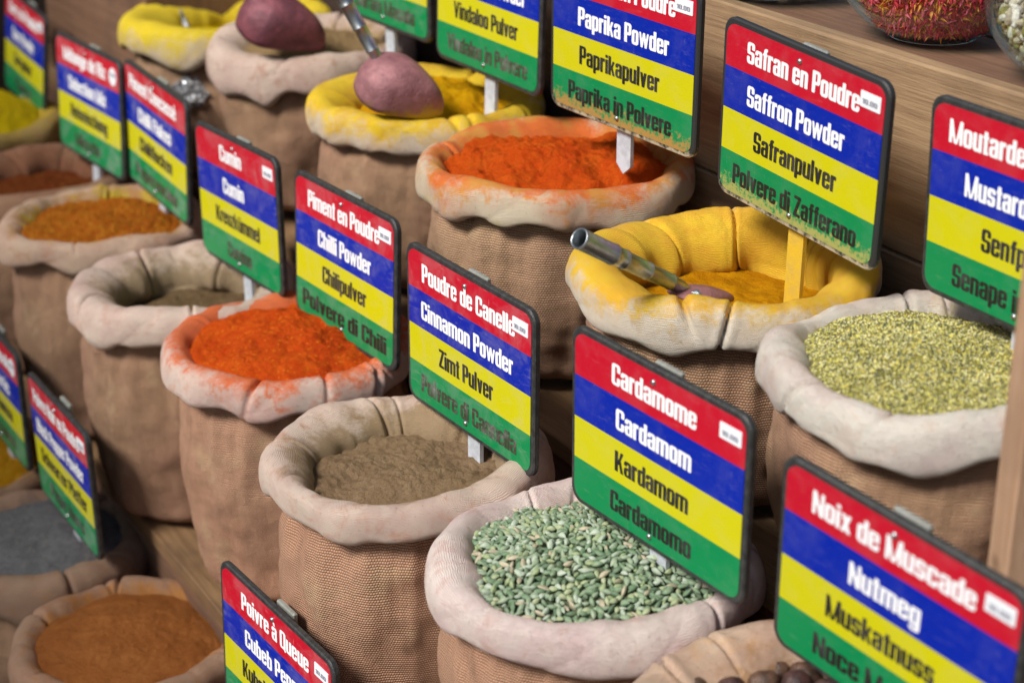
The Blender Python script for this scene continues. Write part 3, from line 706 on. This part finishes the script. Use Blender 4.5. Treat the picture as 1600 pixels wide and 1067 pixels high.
# ---- cardamom pods: 12 shared shapes/colours, 300 nearest as single things, the rest joined
def pod_vf(L, Wd, seed):
    rnd = random.Random(seed); V = []; F = []; ns, nr = 8, 9
    bend = rnd.uniform(-.12, .12)
    for j in range(ns):
        t = j / (ns - 1); w = Wd * (math.sin(math.pi * (t * .95 + .02)) ** .95) * (1.12 - .34 * t)
        for i in range(nr):
            a = 2 * math.pi * i / nr; rr = w * (1 + .17 * math.cos(3 * a + .4)) * rnd.uniform(.95, 1.05)
            V.append(((t - .5) * L, rr * math.cos(a) + bend * L * math.sin(math.pi * t), rr * .85 * math.sin(a)))
    for j in range(ns - 1):
        for i in range(nr):
            k = (i + 1) % nr; F.append((j * nr + i, j * nr + k, (j + 1) * nr + k, (j + 1) * nr + i))
    F.append(tuple(range(nr - 1, -1, -1))); F.append(tuple(range((ns - 1) * nr, ns * nr)))
    return V, F
def pod_mat(i, c, c2):
    t = NT("cardamom_husk_%d" % i)
    s = t.map(t.tc.outputs["Object"], (60, 900, 900)); a = t.noise(t.map(t.tc.outputs["Object"], 100.0), 1.5, 4)
    t.col(t.mix(t.ramp(a, .35, .7), c, c2)); t.rough(.55); t.b.inputs["Specular IOR Level"].default_value = .35
    t.norm(t.bump(t.noise(s, 1.0, 2), .0007, .7)); return t.m
PC = [((.22, .30, .19), (.35, .41, .29)), ((.12, .20, .11), (.25, .33, .21)), ((.44, .50, .40), (.29, .37, .27)), ((.27, .34, .17), (.38, .41, .26)), ((.50, .43, .31), (.30, .28, .19)), ((.08, .14, .08), (.20, .27, .17))]
PM = [pod_mat(i, *c) for i, c in enumerate(PC)]
rnd = random.Random(5)
protos = []
for i in range(12):
    V, F = pod_vf(rnd.uniform(.80, 1.2), rnd.uniform(.20, .29), i)
    o = mk("cardamom_pod", V, F, PM[i % 6], link=False); protos.append((o, V, F))
spots = []
R_, a0 = card[1], card[2]
tries = 0
for layer in range(2):
    pts = []
    while len(pts) < (1600 if layer == 0 else 1250) and tries < 200000:
        tries += 1
        th = rnd.uniform(0, 2 * math.pi); q = math.sqrt(rnd.random()); r = (R_(th) - 2.1) * q
        x, y = r * math.cos(th + a0), r * math.sin(th + a0)
        mind = .42 if layer == 0 else .48
        if any((x - p[0]) ** 2 + (y - p[1]) ** 2 < mind ** 2 for p in pts): continue
        pts.append((x, y)); z = Hc(x, y, q) + (.12 if layer == 0 else .42) + rnd.uniform(-.08, .14)
        spots.append((x, y, z, layer))
def pod_rot():
    return Euler((rnd.uniform(0, 6.28), rnd.gauss(0, .35), rnd.uniform(0, 6.28)))
weights = [0, 0, 1, 1, 2, 2, 3, 3, 4, 5, 0, 1]
spots.sort(key=lambda s: (-(s[3]), (s[0] + 6.3) ** 2 + (s[1] + 120.9) ** 2))
base_c = Vector((6.4, 122.8, ZB + .8)); joinedV = []; joinedF = []; joinedM = []
for n_, (x, y, z, layer) in enumerate(spots):
    pi_ = weights[rnd.randrange(12)] + 6 * rnd.randrange(2); proto, V, F = protos[pi_]; e = pod_rot()
    if n_ < 300:
        o = bpy.data.objects.new("cardamom_pod", proto.data); COL.objects.link(o)
        o.location = (base_c + Vector((x, y, z))) * CM; o.rotation_euler = e
        tag(o, "green cardamom pod lying on the near side of the pods in the pale pink sack", "cardamom pod", "cardamom pods on top of the heap")
    else:
        m = e.to_matrix(); k = len(joinedV)
        joinedV += [tuple(m @ Vector(v) + Vector((x, y, z))) for v in V]; joinedF += [tuple(a + k for a in f) for f in F]; joinedM += [pi_ % 6] * len(F)
o = mk("cardamom_pods", joinedV, joinedF, PM, None, mi=joinedM, loc=tuple(base_c))
tag(o, "mass of green cardamom pods filling the pale pink sack", "cardamom pods", None, "stuff")

# ---- mustard grains
GM = [simple_mat("mustard_grain_%d" % i, c, .8, 0, .2, 2) for i, c in enumerate(((.80, .72, .16), (.58, .56, .20), (.04, .05, .04), (.18, .19, .12), (.84, .80, .46), (.66, .42, .05)))]
oct_v = [(1, 0, 0), (-1, 0, 0), (0, 1, 0), (0, -1, 0), (0, 0, 1), (0, 0, -1)]
oct_f = [(0, 2, 4), (2, 1, 4), (1, 3, 4), (3, 0, 4), (2, 0, 5), (1, 2, 5), (3, 1, 5), (0, 3, 5)]
V = []; F = []; MI = []; R_, a0 = must[1], must[2]
for _ in range(22000):
    th = rnd.uniform(0, 6.2832); q = math.sqrt(rnd.random()); r = (R_(th) - 2.7) * q
    x, y = r * math.cos(th + a0), r * math.sin(th + a0)
    if y > 7 or x > 9: 
        if rnd.random() < .3: continue
    z = Hm(x, y, q) + .02; s = rnd.uniform(.05, .105); k = len(V)
    ex = Euler((rnd.uniform(0, 6), rnd.uniform(0, 6), 0)).to_matrix(); sc = (s, s * rnd.uniform(.75, 1), s * rnd.uniform(.75, 1))
    V += [tuple(ex @ Vector((v[0] * sc[0], v[1] * sc[1], v[2] * sc[2])) + Vector((x, y, z))) for v in oct_v]
    F += [tuple(a + k for a in f) for f in oct_f]; MI += [rnd.choice((0, 0, 1, 1, 2, 2, 2, 3, 3, 4, 4, 5 if rnd.random() < .4 else 0))] * 8
o = mk("mustard_grains", V, F, GM, None, mi=MI, loc=(31.0, 120.8, ZC + .1), smooth=False)
tag(o, "coarse yellow and dark mustard grains strewn over the powder in the white sack", "mustard grains", None, "stuff")

# ---- nutmegs
def nutmeg_vf(seed):
    V = []; F = []; nu, nv = 16, 11; r = 1.0
    for j in range(nv + 1):
        p = math.pi * j / nv
        for i in range(nu):
            a = 2 * math.pi * i / nu; x, y, z = math.sin(p) * math.cos(a), math.sin(p) * math.sin(a), math.cos(p)
            d = 1 + .10 * mn.noise(Vector((x * 2 + seed, y * 2, z * 2))) + .05 * (1 - 2 * abs(mn.noise(Vector((x * 5, y * 5 + seed, z * 3)))))
            V.append((x * r * d, y * r * d, z * r * 1.25 * d))
    for j in range(nv):
        for i in range(nu):
            k = (i + 1) % nu; F.append((j * nu + i, (j + 1) * nu + i, (j + 1) * nu + k, j * nu + k))
    return V, F
NM = [simple_mat("nutmeg_shell_%d" % i, c, .38, 0, .5, 1.6, .002, d) for i, (c, d) in enumerate((((.085, .04, .035), (.03, .016, .016)), ((.05, .028, .028), (.12, .07, .06)), ((.13, .07, .045), (.05, .03, .02))))]
np_ = []
for i in range(3):
    V, F = nutmeg_vf(i * 3.1); np_.append(mk("nutmeg", V, F, NM[i], link=False))
cnt = 0; placed = []
for _ in range(4000):
    th = rnd.uniform(0, 6.28); q = math.sqrt(rnd.random()); r = (nut[1](th) - 3.6) * q
    x, y = r * math.cos(th + nut[2]), r * math.sin(th + nut[2])
    if y < -1.5: continue
    if any((x - a) ** 2 + (y - b) ** 2 < 1.9 ** 2 for a, b in placed): continue
    placed.append((x, y)); o = bpy.data.objects.new("nutmeg", rnd.choice(np_).data); COL.objects.link(o)
    o.location = ((19.5 + x) * CM, (101.5 + y) * CM, (ZB + Hn(x, y, q) + .75) * CM); o.rotation_euler = (rnd.uniform(0, 6), rnd.uniform(0, 6), rnd.uniform(0, 6)); o.scale = (rnd.uniform(.9, 1.1),) * 3
    tag(o, "dark wrinkled nutmeg in the sack at the bottom edge beside the nutmeg sign", "nutmeg", "nutmegs in the sack at the bottom edge")

# ------------------------------------------------------------------ signs (poses measured from the photograph)
A_ = "four-striped sign reading %s, %s"
spice_sign((11.0, 123.7, -62.6), (0.028, 0.024, -0.945), [("Cardamome", .235, .735), ("Cardamom", .265, .715), ("Kardamom", .262, .705), ("Cardamomo", .237, .73)],
           A_ % ("Cardamome", "standing in the green cardamom pods"), stake_len=4)
spice_sign((23.5, 142.4, -42.5), (0.046, 0.066, -1.031), [("Safran en Poudre", .145, .86), ("Saffron Powder", .16, .79), ("Safranpulver", .22, .76), ("Polvere di Zafferano", .09, .905)],
           A_ % ("Safran en Poudre", "on a yellow-dusted stake in the saffron sack"), stake_len=15, stake_mat=M_plastic_y, dirty_edge=True, dust_='y')
spice_sign((-4.0, 148.2, -64.4), (0.006, 0.017, -0.973), [("Poudre de Canelle", .12, .88), ("Cinnamon Powder", .11, .867), ("Zimt Pulver", .26, .71), ("Polvere di Cannella", .10, .895)],
           A_ % ("Poudre de Canelle", "over the brown cinnamon powder"), stake_len=7.0, haze=.35, faded=True)
spice_sign((10.2, 164.9, -40.4), (0.036, 0.041, -0.913), [("Paprika en Poudre", .14, .866), ("Paprika Powder", .187, .832), ("Paprikapulver", .20, .775), ("Paprika in Polvere", .12, .865)],
           A_ % ("Paprikapulver", "with orange dust along its lower edge"), stake_len=5, dirty_edge=True, dust_='r')
spice_sign((-17.3, 172.0, -64.9), (-0.040, -0.003, -0.970), [("Piment en Poudre", .135, .866), ("Chilli Powder", .24, .785), ("Chilipulver", .285, .74), ("Polvere di Chili", .065, .94)],
           A_ % ("Piment en Poudre", "behind the red-orange chilli powder"), stake_len=5, haze=.35)
spice_sign((-30.9, 191.6, -65.0), (-0.009, -0.025, -0.983), [("Cumin", .31, .59), ("Cumin", .33, .60), ("Kreuzkümmel", .21, .775), ("Cumino", .34, .65)],
           A_ % ("Cumin", "on a white stake in the cumin sack"), stake_len=7, haze=.35, faded=True)
spice_sign((24.9, 101.5, -63.1), (0.074, 0.069, -0.926), [("Noix de Muscade", .125, .83), ("Nutmeg", .31, .625), ("Muskatnuss", .22, .705), ("Noce Moscata", .175, .80)],
           A_ % ("Noix de Muscade", "the nearest sign at the bottom right"), stake_len=5)
spice_sign((37.3, 123.0, -43.6), (0.046, 0.006, -1.041), [("Moutarde en Poudre", .085, .915), ("Mustard Powder", .185, .82), ("Senfpulver", .29, .72), ("Senape in Polvere", .15, .86)],
           A_ % ("Moutarde", "cut off by the right edge, over the mustard"), stake_len=5, dirty_edge=False)
spice_sign((-21.5, 138.2, -92.5), (-0.011, 0.038, -0.946), [("Poivre à Queue", .19, .81), ("Cubeb Pepper", .215, .79), ("Kubebenpfeffer", .18, .80), ("Pepe Cubebe", .25, .75)],
           A_ % ("Poivre à Queue", "rising from the bottom edge before the burlap"), stake_len=5, haze=.35)
spice_sign((-56.3, 231.6, -64.2), (-0.048, 0.008, -0.947), [("Mélange de Riz", .12, .80), ("Selection Mix", .19, .79), ("Reismischung", .20, .80), ("Miscela", .26, .66)],
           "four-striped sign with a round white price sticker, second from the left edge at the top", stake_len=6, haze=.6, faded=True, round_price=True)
spice_sign((-44.5, 215.6, -64.4), (-0.030, 0.052, -1.021), [("Piment Concassé", .08, .86), ("Chilli Flakes", .22, .77), ("Chiliflocken", .23, .78), ("Peperoncino", .15, .85)],
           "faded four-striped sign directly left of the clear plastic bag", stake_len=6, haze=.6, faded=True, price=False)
spice_sign((-74.5, 269.0, -66.4), (-0.10, 0.043, -1.047), [("Curry en Poudre", .10, .86), ("Curry Powder", .2, .76), ("Currypulver", .25, .71), ("Curry", .3, .7)],
           "farthest four-striped sign, behind the mustard yellow heap at the left edge", stake_len=7, haze=.35, faded=True)
spice_sign((-51.7, 184.1, -93.5), (0.014, -0.004, -1.020), [("Poivre Noir en Poudre", .08, .88), ("Black Pepper Powder", .08, .9), ("Schwarzer Pfeffer", .1, .9), ("Pepe Nero", .2, .8)],
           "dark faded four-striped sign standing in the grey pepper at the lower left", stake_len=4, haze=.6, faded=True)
spice_sign((-65.0, 206.0, -93.5), (0.0, 0.0, -1.020), [("Curcuma Moulu", .08, .88), ("Turmeric", .2, .8), ("Kurkuma", .2, .8), ("Curcuma", .2, .8)],
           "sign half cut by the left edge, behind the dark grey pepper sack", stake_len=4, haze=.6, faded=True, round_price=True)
spice_sign((-2.7, 190.4, -41.6), (-0.021, 0.013, -0.993), [("Vindaloo en Poudre", .12, .87), ("Vindaloo Powder", .14, .875), ("Vindaloo Pulver", .17, .81), ("Vindaloo in Polvere", .105, .91)],
           A_ % ("Vindaloo Pulver", "standing in the golden yellow powder"), stake_len=7, haze=.16, faded=True)
spice_sign((-15.2, 212.0, -41.2), (-0.0, 0.0, -0.99), [("Garam Masala", .15, .85), ("Garam Masala", .15, .85), ("Garam Masala", .15, .85), ("Garam Masala", .15, .86)],
           A_ % ("Garam Masala", "cut off by the top edge behind the beige powder"), stake_len=7, haze=.35, faded=True)

# ------------------------------------------------------------------ scoops
M_chrome = simple_mat("scoop_steel", (0.50, 0.54, 0.56), 0.34, 1.0, .25, .9, .0004)
def head_mat(name, c, c2, dusty):
    t = NT(name); a = t.noise(t.obj, .45, 5, .65); f = t.noise(t.obj, 3.5, 4, .7)
    cc = t.mix(t.ramp(a, .35, .68), c, c2); cc = t.mix(t.math('MULTIPLY', t.ramp(f, .55, .7), .5), cc, tuple(x * .55 for x in c2))
    x, y, z = t.sep(t.obj)
    k = t.math('ADD', t.math('MULTIPLY', t.math('ADD', z, 13.6), -.7), t.math('MULTIPLY', t.math('SUBTRACT', a, .5), 5.0))
    t.col(t.mix(t.math('MULTIPLY', t.ramp(k, -.1, 1.2), .8), cc, dusty)); t.b.inputs["Metallic"].default_value = .25
    t.rough(t.math('ADD', t.math('MULTIPLY', f, .4), .38)); t.norm(t.bump(f, .0015, .5, t.bump(a, .006, .4))); return t.m
M_copper = head_mat("scoop_pink_metal", (0.38, 0.17, 0.18), (0.24, 0.10, 0.11), (0.50, 0.36, 0.03))
M_copper_dk = head_mat("scoop_dark_pink_metal", (0.24, 0.07, 0.09), (0.13, 0.04, 0.055), (0.20, 0.13, 0.06))
M_solder = simple_mat("scoop_solder", (0.62, 0.72, 0.80), 0.3, 0.9, .5, 2.5, .004)
def tube_along(A, B, rads, n=28, hollow=True):
    A = Vector(A); B = Vector(B); d = (B - A); L = d.length; d.normalize(); q = d.to_track_quat('Z', 'Y').to_matrix(); V = []; F = []
    for (t, r) in rads:
        for i in range(n):
            a = 2 * math.pi * i / n; V.append(tuple(A + q @ Vector((r * math.cos(a), r * math.sin(a), t * L))))
    for k in range(len(rads) - 1):
        for i in range(n):
            j = (i + 1) % n; F.append((k * n + i, k * n + j, (k + 1) * n + j, (k + 1) * n + i))
    return V, F
def scoop(A, B, tipdir, size, matb, label, r=0.8, up=(0, 0, 1), upside=True):
    """A = free end of the handle, B = joint with the bowl, tipdir = direction in which the bowl points"""
    root = empty("metal_scoop", A, label=label, cat="scoop", group="metal scoops")
    A = Vector(A); B = Vector(B); off = -A
    rads = [(.10, r * .80), (.004, r * .84), (0, r * .9), (0.0, r), (.015, r * 1.04), (.03, r * 1.0)]
    prev = 0.03
    for k, t in enumerate((.30, .40, .62, .84)):
        rr = r * (1 - .07 * k)
        rads += [(t - .012, rr), (t - .008, rr * 1.05), (t, rr * 1.06), (t + .006, rr * .965)]
    rads += [(.93, r * .70), (1.0, r * .42)]
    V, F = tube_along(A + off, B + off, rads); mk("handle", V, F, M_chrome, root)
    # bowl: egg shaped shell with thickness
    t = Vector(tipdir).normalized(); u = Vector(up); s = t.cross(u).normalized(); u = s.cross(t).normalized()
    L, Wb, Hb = size; V = []; F = []; nu, nv = 40, 18
    for sh_ in (1.0, 0.94):
        for j in range(nv + 1):
            p = (math.pi / 2) * j / nv                 # 0 at crown, pi/2 at the lip
            for i in range(nu):
                a = 2 * math.pi * i / nu; x = math.cos(a); y = math.sin(a)
                eg = 1 - 0.30 * x if x > 0 else 1.0
                xx = (x * (L * (.62 if x > 0 else .40))) * math.sin(p); yy = y * Wb * .5 * math.sin(p) * (1 - .50 * max(0, x) * math.sin(p))
                zz = Hb * math.cos(p) ** .8 * sh_ + .12 * mn.noise(Vector((xx * .4, yy * .4, 3)))
                V.append(tuple(B + off + t * (xx * (sh_ if j else 1) + L * .17) + s * yy * (sh_ if j else 1) + u * (zz - Hb * .62)))
    n1 = (nv + 1) * nu
    for o_ in (0, n1):
        for j in range(nv):
            for i in range(nu):
                k = (i + 1) % nu; q_ = (o_ + j * nu + i, o_ + j * nu + k, o_ + (j + 1) * nu + k, o_ + (j + 1) * nu + i)
                F.append(q_ if o_ == 0 else q_[::-1])
    for i in range(nu):
        k = (i + 1) % nu; a = nv * nu + i; b = nv * nu + k; F.append((a, b, b + n1, a + n1))
    mk("bowl", V, F, matb, root)
    # solder collar
    V = []; F = []
    for j in range(13):
        for i in range(24):
            a = 2 * math.pi * i / 24; b = 2 * math.pi * j / 12; w = 1 + .4 * mn.noise(Vector((math.cos(a) * 2, math.sin(a) * 2, B.x)))
            rr = r * 1.0 + .35 * math.cos(b) * w
            V.append(tuple(B + off + t * (rr * math.cos(a) + .25) + s * rr * 1.25 * math.sin(a) + u * (.28 * math.sin(b) * w + .0 + Hb * .06 - .35 * abs(math.cos(a)))))
    for j in range(12):
        for i in range(24):
            k = (i + 1) % 24; F.append((j * 24 + i, j * 24 + k, (j + 1) * 24 + k, (j + 1) * 24 + i))
    mk("solder_collar", V, F, M_solder, root)
    return root
scoop((5.0, 126.2, -45.2), (14.0, 133.6, -52.2), (.80, .50, -.25), (6.5, 4.0, .9), M_copper, "steel tube scoop handle resting over the rim of the yellow-stained saffron sack", r=.82)
scoop((-19.0, 181.6, -35.6), (-13.4, 180.6, -46.0), (.90, -.15, -.38), (9.6, 7.6, 4.4), M_copper, "scoop with pale pink head lying face down in the golden yellow powder", r=.85, up=(.1, -.35, 1))
scoop((-33.0, 203.0, -39.2), (-28.8, 204.6, -44.8), (.93, -.05, -.32), (10.5, 7.8, 4.8), M_copper_dk, "scoop with dark pink head lying face down in the beige powder", r=.85, up=(.1, -.35, 1))

# ------------------------------------------------------------------ crumpled clear plastic bag
t = NT("clear_plastic_film"); t.col((.90, .95, 1.0)); t.rough(.16); t.b.inputs["Alpha"].default_value = .8; t.b.inputs["Metallic"].default_value = .6; t.b.inputs["Specular IOR Level"].default_value = 1.0
t.norm(t.bump(t.voro(t.obj, 1.1), .02, 1.0)); M_film = t.m
V = []; F = []; nu, nv = 44, 60
path = [((-40.6, 221.4, -63.2), .5), ((-40.5, 221.4, -62.2), 2.2), ((-40.6, 221.5, -60.6), 2.6), ((-40.5, 221.8, -58.8), 1.5), ((-39.9, 222.3, -57.4), .55), ((-39.9, 222.9, -56.0), .75), ((-40.8, 223.6, -54.4), .35), ((-41.7, 224.6, -52.6), .28), ((-42.2, 225.2, -51.4), .06)]
cp = catmull([(*p, r) for p, r in path], 8)
for j, (x, y, z, r) in enumerate(cp):
    for i in range(nu):
        a = 2 * math.pi * i / nu; ca, sa = math.cos(a + j * .10), math.sin(a + j * .10)
        d = mn.voronoi(Vector((ca * 1.8, sa * 1.8, z * .9)))[0]
        rr = max(.05, r) * 1.2 * (1 + .55 * (d[1] - d[0]) - .25 + .35 * mn.noise(Vector((ca * 4, sa * 4, z * 2.2))))
        V.append((x + rr * ca + 40.5, y + rr * sa - 221.5, z + .25 * mn.noise(Vector((ca * 3, sa * 3, z))) + 60))
for j in range(len(cp) - 1):
    for i in range(nu):
        k = (i + 1) % nu; F.append((j * nu + i, j * nu + k, (j + 1) * nu + k, (j + 1) * nu + i))
o = mk("plastic_bag", V, F, M_film, None, smooth=False, loc=(-40.3, 221.5, -58.6))
tag(o, "small twisted clear plastic bag hanging above the corner of the cumin sign", "plastic bag")

# ------------------------------------------------------------------ wooden steps, boards, post
M_wood = wood_mat("board_brown", (0.25, 0.15, 0.08), (0.37, 0.245, 0.135), (0.035, 1.0, 1.0), 1, dirt_amt=.35)
M_wood_red = wood_mat("board_reddish", (0.15, 0.075, 0.045), (0.22, 0.12, 0.07), (0.035, 1.2, 1.2), 2, dirt_amt=.4)
M_step = wood_mat("step_plank", (0.20, 0.11, 0.05), (0.30, 0.18, 0.085), (0.04, .9, .9), 3, dirt_amt=.5)
M_dark = wood_mat("board_shade_dark", (0.035, 0.02, 0.015), (0.06, 0.035, 0.025), (0.04, 1.0, 1.0), 4, dirt_amt=.5)  # near-black tone stands for the darkness behind the stall
M_post = wood_mat("post_wood", (0.42, 0.24, 0.14), (0.52, 0.33, 0.21), (1.2, 1.2, 0.05), 5, dirt_amt=.25)
ROT = math.atan2(ROW.y, ROW.x)             # local +X runs along the row, local -Y = across towards the back
def loc_sn(s, n, z): p = ROW * s + ACR * n; return (p.x, p.y, z)
def plank(name, parent, s0, s1, n0, n1, z0, z1, mat, bev=.12):
    V, F = box_vf(s0, -n1, z0, s1, -n0, z1, bev); return mk(name, V, F, mat, parent, smooth=False)
def step(name, label, s0, s1, n0, n1, ztop, zbot, top_mat, front_mat):
    root = empty(name, loc_sn(0, 0, 0), (0, 0, ROT), label=label, cat="display step", group="wooden steps carrying the sacks")
    k = max(1, int(round((n1 - n0) / 9.5))); w = (n1 - n0) / k
    for i in range(k): plank("plank", root, s0, s1, n0 + i * w + .12, n0 + (i + 1) * w - .12, ztop - 1.8, ztop, top_mat)
    h = ztop - 1.9 - zbot; m = max(1, int(round(h / 9)))
    for i in range(m): plank("front_board", root, s0, s1, n0 + .5, n0 + 2.2, zbot + i * h / m + .1, zbot + (i + 1) * h / m - .1, front_mat)
    return root
step("display_step", "lowest wooden step, under the front row of sacks", 60, 300, 24, 54, ZA - HA, -150, M_step, M_wood_red)
step("display_step", "middle wooden step, under the cardamom, cinnamon and chilli sacks", 50, 300, 54.4, 78.6, ZB - HB, ZA - HA, M_step, M_wood_red)
step("display_step", "upper wooden step, under the saffron, paprika and mustard sacks", 50, 300, 78.9, 99.8, ZC - HC, ZB - HB, M_step, M_wood_red)
r = empty("display_shelf", loc_sn(0, 0, 0), (0, 0, ROT), label="brown wooden shelf behind the signs, carrying the glass bowls", cat="shelf")
plank("front_board", r, 50, 139.5, 100, 101.8, -69, -52.2, M_wood, .15)
plank("front_board", r, 50, 139.5, 100.05, 101.8, -52.0, -35.6, M_wood, .2)
plank("top_plank", r, 50, 139.5, 101.9, 112, -37.5, -35.9, M_wood_red, .15)
plank("top_plank", r, 50, 139.5, 112.2, 124, -37.5, -35.8, M_wood_red, .15)
plank("top_plank", r, 50, 139.5, 124.2, 136, -37.5, -35.9, M_wood_red, .15)
r = empty("dark_backing", loc_sn(0, 0, 0), (0, 0, ROT), label="dark wooden cabinet side in shade behind the far sacks", cat="cabinet")
for i in range(4): plank("panel", r, 140 + i * 34, 173.6 + i * 34, 101.5, 103.3, -69, 0, M_dark, .15)
r = empty("wooden_crate", loc_sn(0, 0, 0), (0, 0, ROT), label="dark brown crate at the top left beyond the farthest yellow sack", cat="crate")
plank("end_board", r, 226, 228, 78, 101, -69.6, -30, M_wood_red, .15)
plank("side_board", r, 228.1, 272, 78, 80, -69.6, -46, M_wood_red, .15)
plank("top_board", r, 228.1, 272, 80.1, 101, -47.8, -46.1, M_wood_red, .15)
r = empty("dark_end_board", loc_sn(0, 0, 0), (0, 0, ROT), label="nearly black board closing the far end of the stall", cat="board")
plank("panel", r, 300.5, 302.5, 20, 104, -150, 40, M_dark, .15)
# post in front of the mustard sack
V, F = box_vf(-1.35, -1.3, 0, 1.35, 1.3, 62, .15)
o = mk("wooden_post", V, F, M_post, None, smooth=False, loc=(32.4, 100.5, -93)); o.rotation_euler = (0, 0, math.radians(12))
tag(o, "light brown wooden post at the right edge in front of the mustard sack", "post")

# ------------------------------------------------------------------ glass bowls on the shelf
M_glass = thin_glass("bowl_glass", (.97, .99, .985), (.62, .86, .82), strength=1.1)
def bowl(loc, R0, label, cat="glass bowl"):
    root = empty("glass_bowl", loc, label=label, cat=cat, group="glass bowls on the shelf")
    outer = [(0, 0.02), (R0 * .40, 0.0), (R0 * .46, .25), (R0 * .70, 1.4), (R0 * .92, R0 * .42), (R0, R0 * .72), (R0 * .98, R0 * 1.0), (R0 * .93, R0 * 1.15)]
    inner = [(R0 * .90, R0 * 1.15), (R0 * .935, R0 * 1.0), (R0 * .955, R0 * .72), (R0 * .87, R0 * .45), (R0 * .66, 1.9), (R0 * .42, .9), (0, .8)]
    prof = [p for p in catmull(outer, 5)] + [p for p in catmull(inner, 5)]; n = 72; V = []; F = []
    for (r_, z) in prof:
        for i in range(n):
            a = 2 * math.pi * i / n; V.append((max(0.001, r_) * math.cos(a), max(0.001, r_) * math.sin(a), z))
    for k in range(len(prof) - 1):
        for i in range(n):
            j = (i + 1) % n; F.append((k * n + i, k * n + j, (k + 1) * n + j, (k + 1) * n + i))
    mk("bowl", V, F, M_glass, root)
    return root
def bowl_fill(loc, R0, fn, count, mats, name, label, cat, seed):
    rnd = random.Random(seed); V = []; F = []; MI = []
    top = R0 * .62
    for _ in range(count):
        z = rnd.uniform(.9, top + .8); 
        rr = R0 * (.40 + .47 * min(1, (z / (R0 * .55))) ** .6) - .35
        q = math.sqrt(rnd.random()); 
        if rnd.random() < .6: q = rnd.uniform(.9, 1.0)
        if z > top: q = math.sqrt(rnd.random()) * .95
        a = rnd.uniform(0, 6.283); fn(V, F, MI, Vector((rr * q * math.cos(a), rr * q * math.sin(a), z + (.9 * (1 - q * q) if z > top else 0))), rnd, len(mats))
    o = mk(name, V, F, mats, None, mi=MI, loc=loc, smooth=False); tag(o, label, cat, None, "stuff"); return o
def f_thread(V, F, MI, p, rnd, nm):
    e = Euler((rnd.uniform(0, 6), rnd.uniform(0, 6), rnd.uniform(0, 6))).to_matrix(); k = len(V); L = rnd.uniform(.3, .7); w = .07
    V += [tuple(p + e @ Vector(v)) for v in ((-L, -w, 0), (0, -w * 2, .12), (L, 0, 0), (0, w * 2, .1), (0, 0, -.1))]
    F += [(k, k + 1, k + 3), (k + 1, k + 2, k + 3), (k, k + 4, k + 1), (k + 4, k + 2, k + 1), (k, k + 3, k + 4), (k + 3, k + 2, k + 4)]; MI += [rnd.randrange(nm)] * 6
def f_bean(V, F, MI, p, rnd, nm):
    e = Euler((rnd.uniform(0, 6), rnd.uniform(0, 6), rnd.uniform(0, 6))).to_matrix(); k = len(V); n = 8; m = rnd.randrange(nm)
    for j in range(6):
        ph = math.pi * j / 5
        for i in range(n):
            a = 2 * math.pi * i / n; V.append(tuple(p + e @ Vector((.62 * math.cos(ph), .36 * math.sin(ph) * math.cos(a), .30 * math.sin(ph) * math.sin(a)))))
    for j in range(5):
        for i in range(n):
            q = (i + 1) % n; F.append((k + j * n + i, k + j * n + q, k + (j + 1) * n + q, k + (j + 1) * n + i)); MI.append(m)
RED = [simple_mat("red_thread_%d" % i, c, .7, 0, .3, 2) for i, c in enumerate(((.80, .04, .09), (.66, .02, .05), (.85, .14, .22), (.85, .35, .04)))]
BEAN = [simple_mat("pale_bean_%d" % i, c, .5, 0, .2, 2) for i, c in enumerate(((.70, .62, .50), (.55, .46, .34), (.76, .70, .62), (.30, .26, .08)))]
b1 = (35.7, 150.4, -35.6); b2 = (44.6, 135.4, -35.6); b3 = (24.0, 168.0, -35.6)
bowl(b1, 8.5, "clear glass bowl of red shredded spice beside the bowl of pale beans")
bowl_fill(b1, 8.5, f_thread, 9000, RED, "red_spice_threads", "red shredded spice piled in the glass bowl on the shelf", "red spice", 3)
bowl(b2, 8.5, "clear glass bowl of pale beans cut off by the top right corner")
bowl_fill(b2, 8.5, f_bean, 1300, BEAN, "pale_beans", "pale beige beans in the glass bowl at the top right corner", "beans", 4)
bowl(b3, 9.3, "glass bowl with dark contents, only its base showing at the top edge")
bowl_fill(b3, 9.3, f_bean, 700, [simple_mat("dark_seed", (.03, .025, .02), .5)], "dark_seeds", "dark seeds in the glass bowl at the top edge", "seeds", 5)

# ------------------------------------------------------------------ floor
V, F = box_vf(-1500, -300, -2, 1500, 2000, 0)
t = NT("paving"); a = t.noise(t.obj, .05, 6); t.col(t.mix(t.ramp(a, .35, .7), (.10, .09, .08), (.16, .14, .12))); t.rough(.9)
o = mk("floor", V, F, t.m, None, smooth=False, loc=(0, 0, -150)); o["kind"] = "structure"

# ------------------------------------------------------------------ added awning kept out of view on the left, to darken the far sacks
V = []; F = []
for i in range(25):
    for j in range(13):
        x = -390 + 218 * i / 24; y = -40 + 380 * j / 12
        V.append((x, y, 62 + .05 * (x + 118) + 3.0 * math.sin(j * math.pi / 2) ** 2)); V.append((x, y, 61.5 + .05 * (x + 118) + 3.0 * math.sin(j * math.pi / 2) ** 2))
def _id(i, j, k): return (i * 13 + j) * 2 + k
for i in range(24):
    for j in range(12):
        F.append((_id(i, j, 0), _id(i + 1, j, 0), _id(i + 1, j + 1, 0), _id(i, j + 1, 0))); F.append((_id(i, j, 1), _id(i, j + 1, 1), _id(i + 1, j + 1, 1), _id(i + 1, j, 1)))
o = mk("shade_awning", V, F, simple_mat("shade_awning_canvas", (.16, .13, .10), .9)); o["kind"] = "structure"
